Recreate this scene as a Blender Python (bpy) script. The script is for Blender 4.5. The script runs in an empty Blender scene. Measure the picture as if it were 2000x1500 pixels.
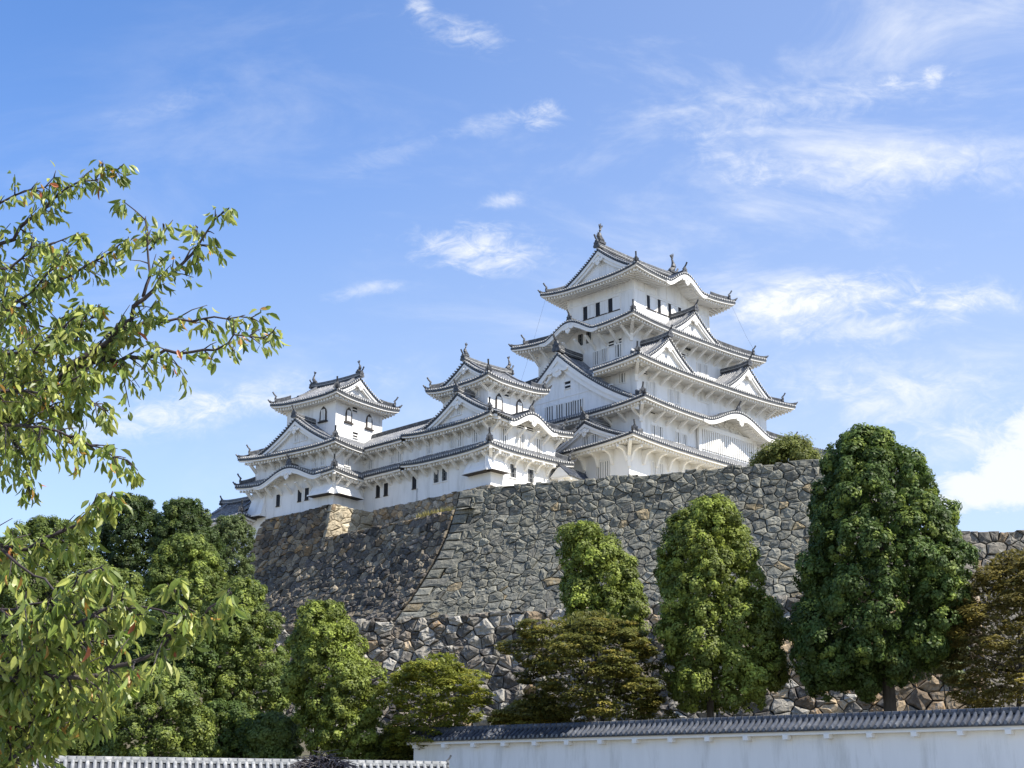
import bpy, math, random
import numpy as np
from mathutils import Vector, Matrix
R = math.radians
sc = bpy.context.scene
COL = sc.collection

# ------------------------------------------------------------------ camera
F_PX, PITCH = 2951.0, R(17.1)
cam_d = bpy.data.cameras.new('camera')
cam = bpy.data.objects.new('camera', cam_d); COL.objects.link(cam)
cam.location = (0, 0, 0)
cam.rotation_euler = (R(90) + PITCH, 0, 0)
cam_d.sensor_width = 36; cam_d.lens = 36 * F_PX / 2000
cam_d.clip_start = .1; cam_d.clip_end = 20000
sc.camera = cam

# ------------------------------------------------------------------ sun, sky, exposure
SUN_EL, TH = R(49.5), R(45.3)          # TH: direction of the castle's south walls
SUN_OFF = R(17)                      # sun stands this far east of the castle's south
sdir = Vector((math.sin(TH) * math.cos(SUN_OFF) + math.cos(TH) * math.sin(SUN_OFF),
               -math.cos(TH) * math.cos(SUN_OFF) + math.sin(TH) * math.sin(SUN_OFF), 0)).normalized()
sun_vec = Vector((sdir.x * math.cos(SUN_EL), sdir.y * math.cos(SUN_EL), math.sin(SUN_EL)))
sl = bpy.data.lights.new('sun', 'SUN'); sl.energy = 4.9; sl.angle = R(.5); sl.color = (1, .94, .84)
so = bpy.data.objects.new('sun', sl); COL.objects.link(so)
so.rotation_euler = sun_vec.to_track_quat('Z', 'Y').to_euler()
sc.view_settings.view_transform = 'Standard'; sc.view_settings.look = 'None'
sc.view_settings.gamma = 1; sc.view_settings.exposure = .85

w = bpy.data.worlds.new('World'); sc.world = w; w.use_nodes = True
def world_sky():
    nt = w.node_tree; nt.nodes.clear(); L = nt.links.new
    def N(t, **k):
        n = nt.nodes.new(t)
        for a, b in k.items(): setattr(n, a, b)
        return n
    def M(op, a, b=None, clamp=False):
        n = N('ShaderNodeMath', operation=op, use_clamp=clamp)
        for i, v in enumerate((a, b)):
            if v is None: continue
            if isinstance(v, (int, float)): n.inputs[i].default_value = v
            else: L(v, n.inputs[i])
        return n.outputs[0]
    sky = N('ShaderNodeTexSky', sky_type='NISHITA', sun_disc=False)
    sky.sun_elevation = SUN_EL; sky.sun_rotation = math.atan2(sun_vec.x, sun_vec.y)
    sky.altitude = 0; sky.air_density = 1.0; sky.dust_density = .25; sky.ozone_density = 3.0
    tc = N('ShaderNodeTexCoord'); sp = N('ShaderNodeSeparateXYZ'); L(tc.outputs['Generated'], sp.inputs[0])
    x, y, z = sp.outputs
    ya = M('MAXIMUM', M('ABSOLUTE', y), .05)
    u = M('DIVIDE', x, ya); v = M('DIVIDE', z, ya)
    cb = N('ShaderNodeCombineXYZ'); L(u, cb.inputs[0]); L(v, cb.inputs[1])
    def noise(scale, rot, sx, sy, detail=8, rough=.62, off=0, dist=.6):
        mp = N('ShaderNodeMapping'); L(cb.outputs[0], mp.inputs[0])
        mp.inputs['Rotation'].default_value = (0, 0, rot); mp.inputs['Scale'].default_value = (sx, sy, 1)
        mp.inputs['Location'].default_value = (off, off * .7, off * .3)
        n = N('ShaderNodeTexNoise'); n.inputs['Scale'].default_value = scale
        n.inputs['Detail'].default_value = detail; n.inputs['Roughness'].default_value = rough
        n.inputs['Distortion'].default_value = dist
        L(mp.outputs[0], n.inputs['Vector']); return n.outputs['Fac']
    def ramp(f, a, b):
        n = N('ShaderNodeMapRange', clamp=True, interpolation_type='SMOOTHSTEP'); L(f, n.inputs[0])
        n.inputs[1].default_value = a; n.inputs[2].default_value = b; return n.outputs[0]
    # broad thin cirrus streaks, more of it towards the horizon and the right
    n1 = noise(4.6, R(-14), 1, 2.4, 9, .62, 3.1, .5)
    n2 = noise(17, R(-18), 1, 2.2, 8, .65, 7.7, .5)
    nb = noise(1.6, 0, 1, 1.6, 3, .5, 1.3, .2)
    streak = M('MULTIPLY', ramp(n1, .46, .78), M('ADD', .45, M('MULTIPLY', n2, .9)))
    low = ramp(v, .62, .2)                                         # fuller near the horizon
    right = ramp(M('ADD', u, M('MULTIPLY', v, .2)), -.25, .42)
    amount = M('ADD', M('MULTIPLY', low, .55), M('MULTIPLY', right, .5))
    veil = M('MULTIPLY', M('MULTIPLY', streak, amount), M('ADD', .3, M('MULTIPLY', ramp(nb, .35, .65), 1.0)))
    tot = M('ADD', M('MULTIPLY', veil, 1.15), M('ADD', M('MULTIPLY', right, .16), M('MULTIPLY', low, .13)))
    det = noise(46, R(-10), 1, 1.5, 7, .65, 2.2, 1.2)
    det2 = noise(20, R(-16), 1, 2.0, 8, .68, 5.5, 1.0)
    def P(px, py):                                                # photograph pixel -> (u, v) of that direction
        a = (px - 1000) / F_PX; b = (750 - py) / F_PX
        yy = math.cos(PITCH) - b * math.sin(PITCH); zz = math.sin(PITCH) + b * math.cos(PITCH)
        return a / yy, zz / yy
    blobs = [(935, 490, 115, 42, -4, .95), (1060, 222, 42, 26, 6, .85), (905, 62, 85, 28, -18, .6), (822, 12, 26, 20, 0, .7), (980, 392, 36, 14, 8, .65),
             (1600, 582, 175, 34, 8, 1.0), (1890, 585, 110, 26, 2, .8), (1830, 142, 26, 18, 25, .8), (1752, 160, 34, 14, 0, .6),
             (1430, 312, 75, 42, -20, .55), (1690, 640, 160, 26, 3, .6), (1770, 770, 230, 60, -3, .55), (720, 565, 80, 12, 10, .5),
             (460, 790, 260, 34, 12, .6), (760, 300, 90, 26, 20, .2), (330, 205, 110, 26, 20, .16), (1560, 200, 260, 40, 8, .38), (1760, 330, 260, 50, 4, .42),
             (250, 820, 220, 26, 10, .45), (960, 240, 90, 18, 14, .4), (1940, 870, 150, 40, 0, .5)]
    for (px, py, sx, sy, rot, k) in blobs:
        u0, v0 = P(px, py)
        mp = N('ShaderNodeMapping', vector_type='TEXTURE'); L(cb.outputs[0], mp.inputs[0])
        mp.inputs['Location'].default_value = (u0, v0, 0); mp.inputs['Rotation'].default_value = (0, 0, R(rot))
        mp.inputs['Scale'].default_value = (sx / F_PX * 1.85, sy / F_PX * 2.0, 1)
        ln = N('ShaderNodeVectorMath', operation='LENGTH'); L(mp.outputs[0], ln.inputs[0])
        g = ramp(ln.outputs['Value'], 1.25, 0)
        nz = M('ADD', M('MULTIPLY', det2, .55), M('MULTIPLY', det, .45))
        f = ramp(M('ADD', nz, M('MULTIPLY', g, .24)), .53, .95)
        f = M('MULTIPLY', M('MULTIPLY', f, M('POWER', g, .6)), k * 1.1)
        tot = M('ADD', tot, M('MINIMUM', f, 1.0))
    # the cumulus low on the right: a heap with a hard upper edge
    for (px, py, sx, sy, k) in [(1975, 925, 95, 80, 1.0), (1905, 955, 85, 45, 1.0), (1840, 985, 70, 28, .9), (2030, 850, 80, 70, 1.0), (2110, 930, 120, 110, 1.0)]:
        u0, v0 = P(px, py)
        mp = N('ShaderNodeMapping', vector_type='TEXTURE'); L(cb.outputs[0], mp.inputs[0])
        mp.inputs['Location'].default_value = (u0, v0, 0); mp.inputs['Scale'].default_value = (sx / F_PX, sy / F_PX, 1)
        ln = N('ShaderNodeVectorMath', operation='LENGTH'); L(mp.outputs[0], ln.inputs[0])
        g = M('SUBTRACT', 1.35, ln.outputs['Value'])
        f = ramp(M('ADD', g, M('MULTIPLY', M('SUBTRACT', M('ADD', M('MULTIPLY', det, .6), M('MULTIPLY', det2, .7)), .65), 1.5)), .12, .8)
        tot = M('MAXIMUM', tot, M('MULTIPLY', f, .93 * k))
    tot = M('MINIMUM', tot, .97)
    # clear autumn air: the blue overhead is deeper than the sky model's
    deep = ramp(v, .22, .50); tint = N('ShaderNodeMix', data_type='RGBA'); L(deep, tint.inputs[0])
    tint.inputs[6].default_value = TINT_LOW; tint.inputs[7].default_value = TINT_HIGH
    hs = N('ShaderNodeMix', data_type='RGBA', blend_type='MULTIPLY'); hs.inputs[0].default_value = 1
    L(sky.outputs[0], hs.inputs[6]); L(tint.outputs[2], hs.inputs[7])
    mix = N('ShaderNodeMix', data_type='RGBA'); L(tot, mix.inputs[0]); L(hs.outputs[2], mix.inputs[6])
    mix.inputs[7].default_value = CLOUD
    bg = N('ShaderNodeBackground'); bg.inputs['Strength'].default_value = SKY_S
    L(mix.outputs[2], bg.inputs['Color'])
    out = N('ShaderNodeOutputWorld'); L(bg.outputs[0], out.inputs['Surface'])
SKY_S = .13; CLOUD = (4.3, 4.45, 4.7, 1)
TINT_LOW = (.95, .92, .95, 1); TINT_HIGH = (.65, .83, 1.07, 1)
world_sky()

# ------------------------------------------------------------------ helpers
def ray(px, py):
    a = (px - 1000) / F_PX; b = (750 - py) / F_PX; c, s = math.cos(PITCH), math.sin(PITCH)
    return Vector((a, c - b * s, s + b * c))
def at(px, py, Y):                    # the point seen at this pixel, Y metres down the view
    d = ray(px, py); return d * (Y / d.y)

def mat(name, col, rough=.8, var=.15, scale=3, col2=None, scale2=.6, spec=.3, bump=0, attr=False, stretch=(1, 1, 1), trans=0, metal=0):
    m = bpy.data.materials.new(name); m.use_nodes = True
    nt = m.node_tree; b = nt.nodes['Principled BSDF']; L = nt.links.new
    b.inputs['Roughness'].default_value = rough; b.inputs['Specular IOR Level'].default_value = spec; b.inputs['Metallic'].default_value = metal
    tc = nt.nodes.new('ShaderNodeTexCoord'); mp = nt.nodes.new('ShaderNodeMapping'); L(tc.outputs['Object'], mp.inputs[0])
    mp.inputs['Scale'].default_value = stretch
    n = nt.nodes.new('ShaderNodeTexNoise'); n.inputs['Scale'].default_value = scale; n.inputs['Detail'].default_value = 6; n.inputs['Roughness'].default_value = .65
    L(mp.outputs[0], n.inputs['Vector'])
    mr = nt.nodes.new('ShaderNodeMapRange'); L(n.outputs['Fac'], mr.inputs[0]); mr.inputs[1].default_value = .3; mr.inputs[2].default_value = .7
    mr.inputs[3].default_value = 1 - var; mr.inputs[4].default_value = 1 + var
    if attr:
        c = nt.nodes.new('ShaderNodeAttribute'); c.attribute_name = 'Col'; csock = c.outputs['Color']
    else:
        c = nt.nodes.new('ShaderNodeRGB'); c.outputs[0].default_value = (*col, 1); csock = c.outputs[0]
    if col2 is not None:
        n2 = nt.nodes.new('ShaderNodeTexNoise'); n2.inputs['Scale'].default_value = scale2; n2.inputs['Detail'].default_value = 7; n2.inputs['Roughness'].default_value = .7
        L(mp.outputs[0], n2.inputs['Vector'])
        r2 = nt.nodes.new('ShaderNodeMapRange'); L(n2.outputs['Fac'], r2.inputs[0]); r2.inputs[1].default_value = .5; r2.inputs[2].default_value = .68
        mx = nt.nodes.new('ShaderNodeMix'); mx.data_type = 'RGBA'; L(r2.outputs[0], mx.inputs[0]); L(csock, mx.inputs[6]); mx.inputs[7].default_value = (*col2, 1)
        csock = mx.outputs[2]
    vm = nt.nodes.new('ShaderNodeVectorMath'); vm.operation = 'SCALE'; L(csock, vm.inputs[0]); L(mr.outputs[0], vm.inputs['Scale'])
    L(vm.outputs[0], b.inputs['Base Color'])
    if bump:
        bp = nt.nodes.new('ShaderNodeBump'); bp.inputs['Strength'].default_value = bump; bp.inputs['Distance'].default_value = .06
        n3 = nt.nodes.new('ShaderNodeTexNoise'); n3.inputs['Scale'].default_value = scale * 2.2; n3.inputs['Detail'].default_value = 6
        L(mp.outputs[0], n3.inputs['Vector']); L(n3.outputs['Fac'], bp.inputs['Height']); L(bp.outputs[0], b.inputs['Normal'])
    if trans:
        t = nt.nodes.new('ShaderNodeBsdfTranslucent'); L(vm.outputs[0], t.inputs['Color'])
        ms = nt.nodes.new('ShaderNodeMixShader'); ms.inputs[0].default_value = trans
        out = nt.nodes['Material Output']; L(b.outputs[0], ms.inputs[1]); L(t.outputs[0], ms.inputs[2]); L(ms.outputs[0], out.inputs['Surface'])
    return m

PLASTER = mat('plaster', (.80, .79, .77), .75, .04, 1.3, (.63, .62, .59), .85, stretch=(1, 1, .16))
PLASTER_TRIM = mat('plaster_trim', (.80, .78, .74), .75, .04, 2)
TILE = mat('roof_tile', (.045, .049, .057), .55, .3, 1.2, (.10, .10, .10), .8, spec=.4)
RIB = mat('tile_rib', (.15, .155, .165), .5, .35, 2.5, (.36, .355, .34), 1.9, spec=.4)
RIDGE = mat('ridge_tile', (.062, .065, .072), .6, .4, 3, (.17, .17, .165), 2.2)
CAP = mat('tile_cap', (.42, .415, .40), .7, .2, 4)
DARK = mat('dark_opening', (.012, .012, .015), .6, .2, 3)
WOOD = mat('dark_wood', (.05, .04, .035), .7, .2, 3)
BRONZE = mat('bronze_tile', (.075, .075, .08), .5, .3, 4, (.25, .24, .22), 2)
SHUTTER = mat('shutter', (.12, .125, .125), .7, .1, 3)

class MB:
    def __init__(s): s.v = []; s.f = []; s.m = []; s.mats = []
    def mi(s, m):
        if m not in s.mats: s.mats.append(m)
        return s.mats.index(m)
    def face(s, pts, m):
        i = len(s.v); s.v += [tuple(p) for p in pts]; s.f.append(tuple(range(i, i + len(pts)))); s.m.append(s.mi(m))
    def grid(s, rows, m, flip=False):
        i = len(s.v); k = s.mi(m); nc = len(rows[0])
        for r in rows: s.v += [tuple(p) for p in r]
        for a in range(len(rows) - 1):
            for b in range(nc - 1):
                q = (i + a * nc + b, i + a * nc + b + 1, i + (a + 1) * nc + b + 1, i + (a + 1) * nc + b)
                s.f.append(q[::-1] if flip else q); s.m.append(k)
    def sweep(s, path, ring, m, cap0=None, cap1=None, closed=True):
        """ring(i) -> list of points of the section at path point i"""
        i = len(s.v); k = s.mi(m); rs = [ring(j) for j in range(len(path))]; n = len(rs[0])
        for r in rs: s.v += [tuple(p) for p in r]
        for a in range(len(path) - 1):
            for b in range(n if closed else n - 1):
                c = (b + 1) % n
                s.f.append((i + a * n + b, i + a * n + c, i + (a + 1) * n + c, i + (a + 1) * n + b)); s.m.append(k)
        if cap0: s.f.append(tuple(i + b for b in range(n))[::-1]); s.m.append(s.mi(cap0))
        if cap1: s.f.append(tuple(i + (len(path) - 1) * n + b for b in range(n))); s.m.append(s.mi(cap1))
    def beam(s, path, wd, ht, m, up=Vector((0, 0, 1)), m_end=None):
        """box section along a polyline; path runs along the bottom centre"""
        path = [Vector(p) for p in path]
        def ring(j):
            t = (path[min(j + 1, len(path) - 1)] - path[max(j - 1, 0)]); t.z = 0
            if t.length < 1e-6: t = Vector((1, 0, 0))
            sd = t.normalized().cross(Vector((0, 0, 1))) * (wd / 2); p = path[j]
            return [p - sd, p + sd, p + sd + up * ht, p - sd + up * ht]
        s.sweep(path, ring, m, m_end or m, m_end or m)
    def tube(s, path, rad, m, n=6, cap=True):
        path = [Vector(p) for p in path]; rads = rad if isinstance(rad, (list, tuple)) else [rad] * len(path)
        def ring(j):
            t = (path[min(j + 1, len(path) - 1)] - path[max(j - 1, 0)]).normalized()
            a = t.cross(Vector((0, 0, 1)) if abs(t.z) < .95 else Vector((1, 0, 0))).normalized(); b = t.cross(a)
            return [path[j] + (a * math.cos(2 * math.pi * q / n) + b * math.sin(2 * math.pi * q / n)) * rads[j] for q in range(n)]
        s.sweep(path, ring, m, m if cap else None, m if cap else None)
    def box(s, c, h, m, ax=None):
        """centre c, half sizes h, axes ax (three Vectors)"""
        ax = ax or (Vector((1, 0, 0)), Vector((0, 1, 0)), Vector((0, 0, 1))); c = Vector(c)
        i = len(s.v); k = s.mi(m)
        for z in (-1, 1):
            for (x, y) in ((-1, -1), (1, -1), (1, 1), (-1, 1)):
                s.v.append(tuple(c + ax[0] * h[0] * x + ax[1] * h[1] * y + ax[2] * h[2] * z))
        for q in ((3, 2, 1, 0), (4, 5, 6, 7), (0, 1, 5, 4), (1, 2, 6, 5), (2, 3, 7, 6), (3, 0, 4, 7)):
            s.f.append(tuple(i + a for a in q)); s.m.append(k)
    def prism(s, poly, off, m):
        """polygon extruded by the vector off"""
        off = Vector(off); a = [Vector(p) for p in poly]; b = [p + off for p in a]; n = len(a)
        i = len(s.v); k = s.mi(m); s.v += [tuple(p) for p in a + b]
        s.f.append(tuple(range(i, i + n))[::-1]); s.m.append(k); s.f.append(tuple(range(i + n, i + 2 * n))); s.m.append(k)
        for j in range(n):
            c = (j + 1) % n; s.f.append((i + j, i + c, i + n + c, i + n + j)); s.m.append(k)
    def build(s, name, parent=None, zb=0, smooth=False):
        me = bpy.data.meshes.new(name)
        me.from_pydata([(x, y, z - zb) for x, y, z in s.v], [], s.f)
        for m in s.mats: me.materials.append(m)
        me.polygons.foreach_set('material_index', s.m)
        if smooth: me.polygons.foreach_set('use_smooth', [True] * len(s.f))
        me.update(); o = bpy.data.objects.new(name, me); COL.objects.link(o)
        if parent: o.parent = parent
        return o

def tag(o, label, cat, group=None, kind=None):
    if label: o['label'] = label
    if cat: o['category'] = cat
    if group: o['group'] = group
    if kind: o['kind'] = kind
    return o
def thing(name, label, cat, loc=(0, 0, 0), rot=0, group=None):
    o = bpy.data.objects.new(name, None); o.empty_display_size = .3; COL.objects.link(o)
    o.location = loc; o.rotation_euler = (0, 0, rot); return tag(o, label, cat, group)
def lerp(a, b, t): return a + (b - a) * t

# ------------------------------------------------------------------ Japanese castle roofs and walls
SIDES = 'SWNE'
class Bld:
    """a building with its own axes: e to the right along the south wall, n to the back"""
    def __init__(s, name, label, cat, x, y, rot, zb, rib=.4):
        s.x, s.y, s.rot, s.zb = x, y, rot, zb; s.rib = rib
        s.root = thing(name, label, cat, (x, y, zb), rot)
        s.E = Vector((math.cos(rot), math.sin(rot), 0)); s.N = Vector((-math.sin(rot), math.cos(rot), 0))
    def P(s, side, a, d, z):            # a: along the side (to the right seen from outside), d: outwards
        return Vector({'S': (a, -d, z), 'N': (-a, d, z), 'W': (-d, -a, z), 'E': (d, a, z)}[side])
    def D(s, side): return {'S': Vector((0, -1, 0)), 'N': Vector((0, 1, 0)), 'W': Vector((-1, 0, 0)), 'E': Vector((1, 0, 0))}[side]
    def A(s, side): return {'S': Vector((1, 0, 0)), 'N': Vector((-1, 0, 0)), 'W': Vector((0, -1, 0)), 'E': Vector((0, 1, 0))}[side]
    def on(s, side, px, py, d):         # where a pixel's ray meets the plane d out from the centre -> (a, z)
        q = ray(px, py); o = Vector((s.x, s.y, 0)); dv = s.D(side); wd = s.E * dv.x + s.N * dv.y
        t = (d + o.dot(wd)) / q.dot(wd); r = q * t - o; av = s.A(side); wa = s.E * av.x + s.N * av.y
        return r.dot(wa), q.z * t
    def mk(s, mb, name, parent=None, label=None, smooth=False):
        if not mb.v: return None
        o = mb.build(name, parent or s.root, 0 if parent else s.zb, smooth)
        if parent:                        # sub-part meshes share the root's origin
            for v in o.data.vertices: v.co.z -= s.zb
        if label: o['label'] = label
        return o

def rect_side(rc, side):
    """rect (w,e,s,n) as signed coordinates -> (d, lo, hi) on that side"""
    w_, e_, s_, n_ = rc
    return {'S': (-s_, w_, e_), 'N': (n_, -e_, -w_), 'W': (-w_, -n_, -s_), 'E': (e_, s_, n_)}[side]

def rib_path(mb, pts, nrm, r, m=RIB, cap=None, cap_out=None):
    """half-round tile rib along pts; nrm = sideways unit vector"""
    pts = [Vector(p) for p in pts]; up = Vector((0, 0, 1))
    def ring(j):
        p = pts[j]; return [p - nrm * r - up * .03, p - nrm * r * .65 + up * r * .8, p + up * r * 1.1, p + nrm * r * .65 + up * r * .8, p + nrm * r - up * .03]
    mb.sweep(pts, ring, m, None, None, closed=False)
    if cap:
        o = ring(0); c = Vector(pts[0]); out = cap_out * .012 if cap_out else Vector()
        k = r * .92
        disc = [c + nrm * k * math.cos(q) + up * (k * math.sin(q) + r * .1) + out for q in [i * math.pi / 4 for i in range(8)]]
        mb.face(disc, cap)

def oni(b, mb, p, out, sc_=1.0):
    """ridge-end tile with horns and a raised round tile on top; faces 'out'"""
    out = Vector(out).normalized(); sd = out.cross(Vector((0, 0, 1))).normalized(); up = Vector((0, 0, 1)); p = Vector(p)
    h, wv = .95 * sc_, .42 * sc_
    prof = [(-1, 0), (1, 0), (1.15, .2), (.85, .45), (.95, .7), (.6, .72), (.35, 1), (-.35, 1), (-.6, .72), (-.95, .7), (-.85, .45), (-1.15, .2)]
    mb.prism([p + sd * (a * wv) + up * (c * h) for a, c in prof], -out * .22 * sc_, RIDGE)
    mb.tube([p + up * h * .9 - out * .25 * sc_, p + up * h * 1.25 + out * .1 * sc_, p + up * h * 1.62 + out * .3 * sc_], [.1 * sc_, .11 * sc_, .12 * sc_], RIDGE, 6)
    mb.tube([p + up * h * .55 + out * .01, p + up * h * .55 + out * .05 * sc_], .16 * sc_, RIDGE, 8)

def skirt(b, ev, inn, ze, zi, wall, lift=.6, kara=None, gaps=None, name='roof', label=None, sides=SIDES, hips='SW SE NW NE', rafter=.52, pendant=True):
    """hipped skirt roof from the eave rectangle ev up to the rectangle inn; returns the roof object"""
    kara = kara or {}; gaps = gaps or {}
    mb = MB(); ew = MB(); NT = 5
    def surf(side, a, t, extra=0):
        do, lo, hi = rect_side(ev, side); di, li, hi2 = rect_side(inn, side)
        l, h = lerp(lo, li, t), lerp(hi, hi2, t)
        q = max(-1, min(1, (a - l) / max(h - l, 1e-3) * 2 - 1))
        z = ze + (zi - ze) * (.78 * t + .22 * t * t) + lift * abs(q) ** 3.2 * (1 - t) ** 1.6
        for (s0, hw, kh) in kara.get(side, []):
            r = (a - s0) / hw
            if abs(r) < 1: z = max(z, ze + .03 * t + kh * ((1 + math.cos(math.pi * r)) / 2) ** .85)
        return z + extra
    def ok(side, a):
        return not any(g0 < a < g1 for g0, g1 in gaps.get(side, []))
    for side in sides:
        do, lo, hi = rect_side(ev, side); di, li, hi2 = rect_side(inn, side)
        dw, lw, hw_ = rect_side(wall, side)
        nu = max(24, int((hi - lo) / .5)); us = [i / nu for i in range(nu + 1)]
        # columns as (a at eave .. a inside); grid in runs so gaps stay open
        runs = [[]]
        for u in us:
            if ok(side, lerp(lo, hi, u)): runs[-1].append(u)
            elif runs[-1]: runs.append([])
        for rn in runs:
            if len(rn) < 2: continue
            rows = []
            for i in range(NT + 1):
                t = i / NT; rows.append([b.P(side, lerp(lerp(lo, hi, u), lerp(li, hi2, u), t), lerp(do, di, t), surf(side, lerp(lerp(lo, hi, u), lerp(li, hi2, u), t), t, -.02)) for u in rn])
            mb.grid(rows, TILE)
            e0 = [b.P(side, lerp(lo, hi, u), do, surf(side, lerp(lo, hi, u), 0, -.02)) for u in rn]
            e1 = [p - Vector((0, 0, .29)) for p in e0]
            mb.grid([e1, e0], TILE)
            # white eave boards: two steps, then the soffit back to the wall
            def off(dd, dz):
                o = []
                for u in rn:
                    a0 = lerp(lo, hi, u); k = dd / max(do - di, .5); a = lerp(a0, lerp(li, hi2, u), k)
                    o.append(b.P(side, a, do - dd, surf(side, a0, 0) + dz))
                return o
            def off_wall(dz):
                o = []
                for u in rn:
                    a0 = lerp(lo, hi, u); o.append(b.P(side, lerp(lw, hw_, u), dw - .02, surf(side, a0, 0) + dz))
                return o
            k1 = 1.0
            ew.grid([off(.0, -.28), off(.10, -.28)], PLASTER_TRIM, True)
            ew.grid([off(.10, -.5), off(.10, -.28)], PLASTER_TRIM)
            ew.grid([off(.28, -.5), off(.10, -.5)], PLASTER_TRIM)
            rise = .10 * (do - dw)
            ew.grid([off(.28, -.52), off(.28, -.5)], PLASTER_TRIM)
            ew.grid([off_wall(-.52 + rise), off(.28, -.52)], PLASTER_TRIM)
            if side in kara: ew.grid([[p - Vector((0, 0, 3.2)) for p in off_wall(-.52 + rise)], off_wall(-.48 + rise)], PLASTER)
        # tile ribs
        n = int((hi - lo) / b.rib); a = (lo + hi) / 2 - (n // 2) * b.rib
        while a < hi - .05:
            if a > lo + .05 and ok(side, a):
                ts = []
                for i in range(7):
                    t = i / 6
                    if lerp(lo, li, t) - .02 <= a <= lerp(hi, hi2, t) + .02: ts.append(t)
                    else:
                        tm = (a - lo) / (li - lo) if a < li else (a - hi) / (hi2 - hi)
                        if 0 < tm < 1 and (not ts or tm > ts[-1] + .01): ts.append(tm)
                        break
                if len(ts) > 1:
                    pts = [b.P(side, a, lerp(do, di, t) + (.07 if t == 0 else 0), surf(side, a, t)) for t in ts]
                    rib_path(mb, pts, b.A(side), .13, RIB, CAP, b.D(side))
            a += b.rib
        # rafters under the soffit
        a = (lo + hi) / 2 - int((hi - lo) / 2 / rafter) * rafter
        while a < hi:
            if ok(side, a) and lo + .25 < a < hi - .25:
                inn_d = dw
                if a < lw: inn_d = do - (a - lo) / (lw - lo) * (do - dw)
                if a > hw_: inn_d = do - (hi - a) / (hi - hw_) * (do - dw)
                kk = any(abs(a - s0) < hw * .8 for s0, hw, _ in kara.get(side, []))
                d0 = do - (.75 if kk else .40)
                if d0 - inn_d > .15:
                    z0 = surf(side, a, 0) - .53; rise = .10 * (d0 - inn_d)
                    def ring(j, d=(d0, inn_d), zz=(z0, z0 + rise)):
                        x0, x1 = a - .10, a + .10
                        return [b.P(side, x0, d[j], zz[j] - .27), b.P(side, x1, d[j], zz[j] - .27), b.P(side, x1, d[j], zz[j] + .02), b.P(side, x0, d[j], zz[j] + .02)]
                    ew.sweep([0, 1], ring, PLASTER_TRIM, PLASTER_TRIM, None)
            a += rafter
    roof = b.mk(mb, name, None, label)
    b.mk(ew, 'eaves', roof)
    # hip ridges with their end tiles
    cor = {'SW': ('S', 0), 'SE': ('S', 1), 'NW': ('N', 1), 'NE': ('N', 0)}
    if hips:
        for c, (side, k) in cor.items():
            if c not in hips: continue
            do, lo, hi = rect_side(ev, side); di, li, hi2 = rect_side(inn, side)
            o_, i_ = (hi, hi2) if k else (lo, li)
            def hp(t, dz=0): return b.P(side, lerp(o_, i_, t), lerp(do, di, t), surf(side, lerp(o_, i_, t), t, dz))
            hb = MB()
            ts = [0, .05, .12, .2, .28]; hb.beam([hp(t, .02 + (.22 * (1 - t / .12) ** 2 if t < .12 else 0)) for t in ts], .34, .22, RIDGE)
            ts = [.22, .4, .6, .8, 1]; hb.beam([hp(t, .02) for t in ts], .42, .5, RIDGE)
            hb.beam([hp(t, .52) for t in ts], .26, .1, RIB)
            b.mk(hb, 'hip_ridge', roof)
            ob = MB(); q0, q1 = hp(.2), hp(.3); oni(b, ob, hp(.22, .1), (q0 - q1) * Vector((1, 1, 0)), .95)
            b.mk(ob, 'ridge_end_tile', roof); ob = MB()
            q = hp(0, .1); ob.tube([q + (q1 - q0).normalized() * .5, q + Vector((0, 0, .12)), q - (q1 - q0).normalized() * .28 + Vector((0, 0, .5))], [.15, .13, .09], RIDGE, 6)
            b.mk(ob, 'corner_tile', roof)
    # karahafu: the heavy curved board, its pendant and its little ridge
    for side, ks in kara.items():
        do, lo, hi = rect_side(ev, side); di, li, hi2 = rect_side(inn, side)
        for (s0, hw, kh) in ks:
            kb = MB(); aa = [s0 + hw * 1.12 * (i / 16 - 1) for i in range(33)]
            def cv(dd, dz): return [b.P(side, a, do - dd, surf(side, a, 0) + dz - .09) for a in aa]
            def cvt(dd, top, bot):   # board thins to its two tips
                return [b.P(side, a, do - dd, surf(side, a, 0) + top + (bot - top) * (.55 + .45 * (1 - abs((a - s0) / hw / 1.12) ** 4))) for a in aa]
            kb.grid([cvt(.04, -.19, -.86), cv(.04, -.19)], PLASTER_TRIM); kb.grid([cv(.04, -.19), cv(.3, -.19)], PLASTER_TRIM)
            kb.grid([cvt(.3, -.19, -.86), cvt(.04, -.19, -.86)], PLASTER_TRIM); kb.grid([cvt(.3, -.19, -.86), cv(.3, -.19)], PLASTER_TRIM, True)
            kb.grid([cv(-.02, -.19), cv(-.02, -.33)], PLASTER_TRIM, True); kb.grid([cv(-.02, -.33), cv(.06, -.33)], PLASTER_TRIM, True)
            b.mk(kb, 'curved_gable_board', roof)
            if pendant: gegyo(b, side, s0, do - .02, ze + kh - .78, kh * .33 + .35, roof)
            rb = MB(); zr = ze + kh + .1
            rb.beam([b.P(side, s0, do - .25, zr + .08), b.P(side, s0, do - .8, zr), b.P(side, s0, di - .3, zr)], .42, .42, RIDGE)
            b.mk(rb, 'gable_ridge', roof)
            ob = MB(); oni(b, ob, b.P(side, s0, do - .2, zr - .05), b.D(side), 1.0); b.mk(ob, 'ridge_end_tile', roof)
    return roof

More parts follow.
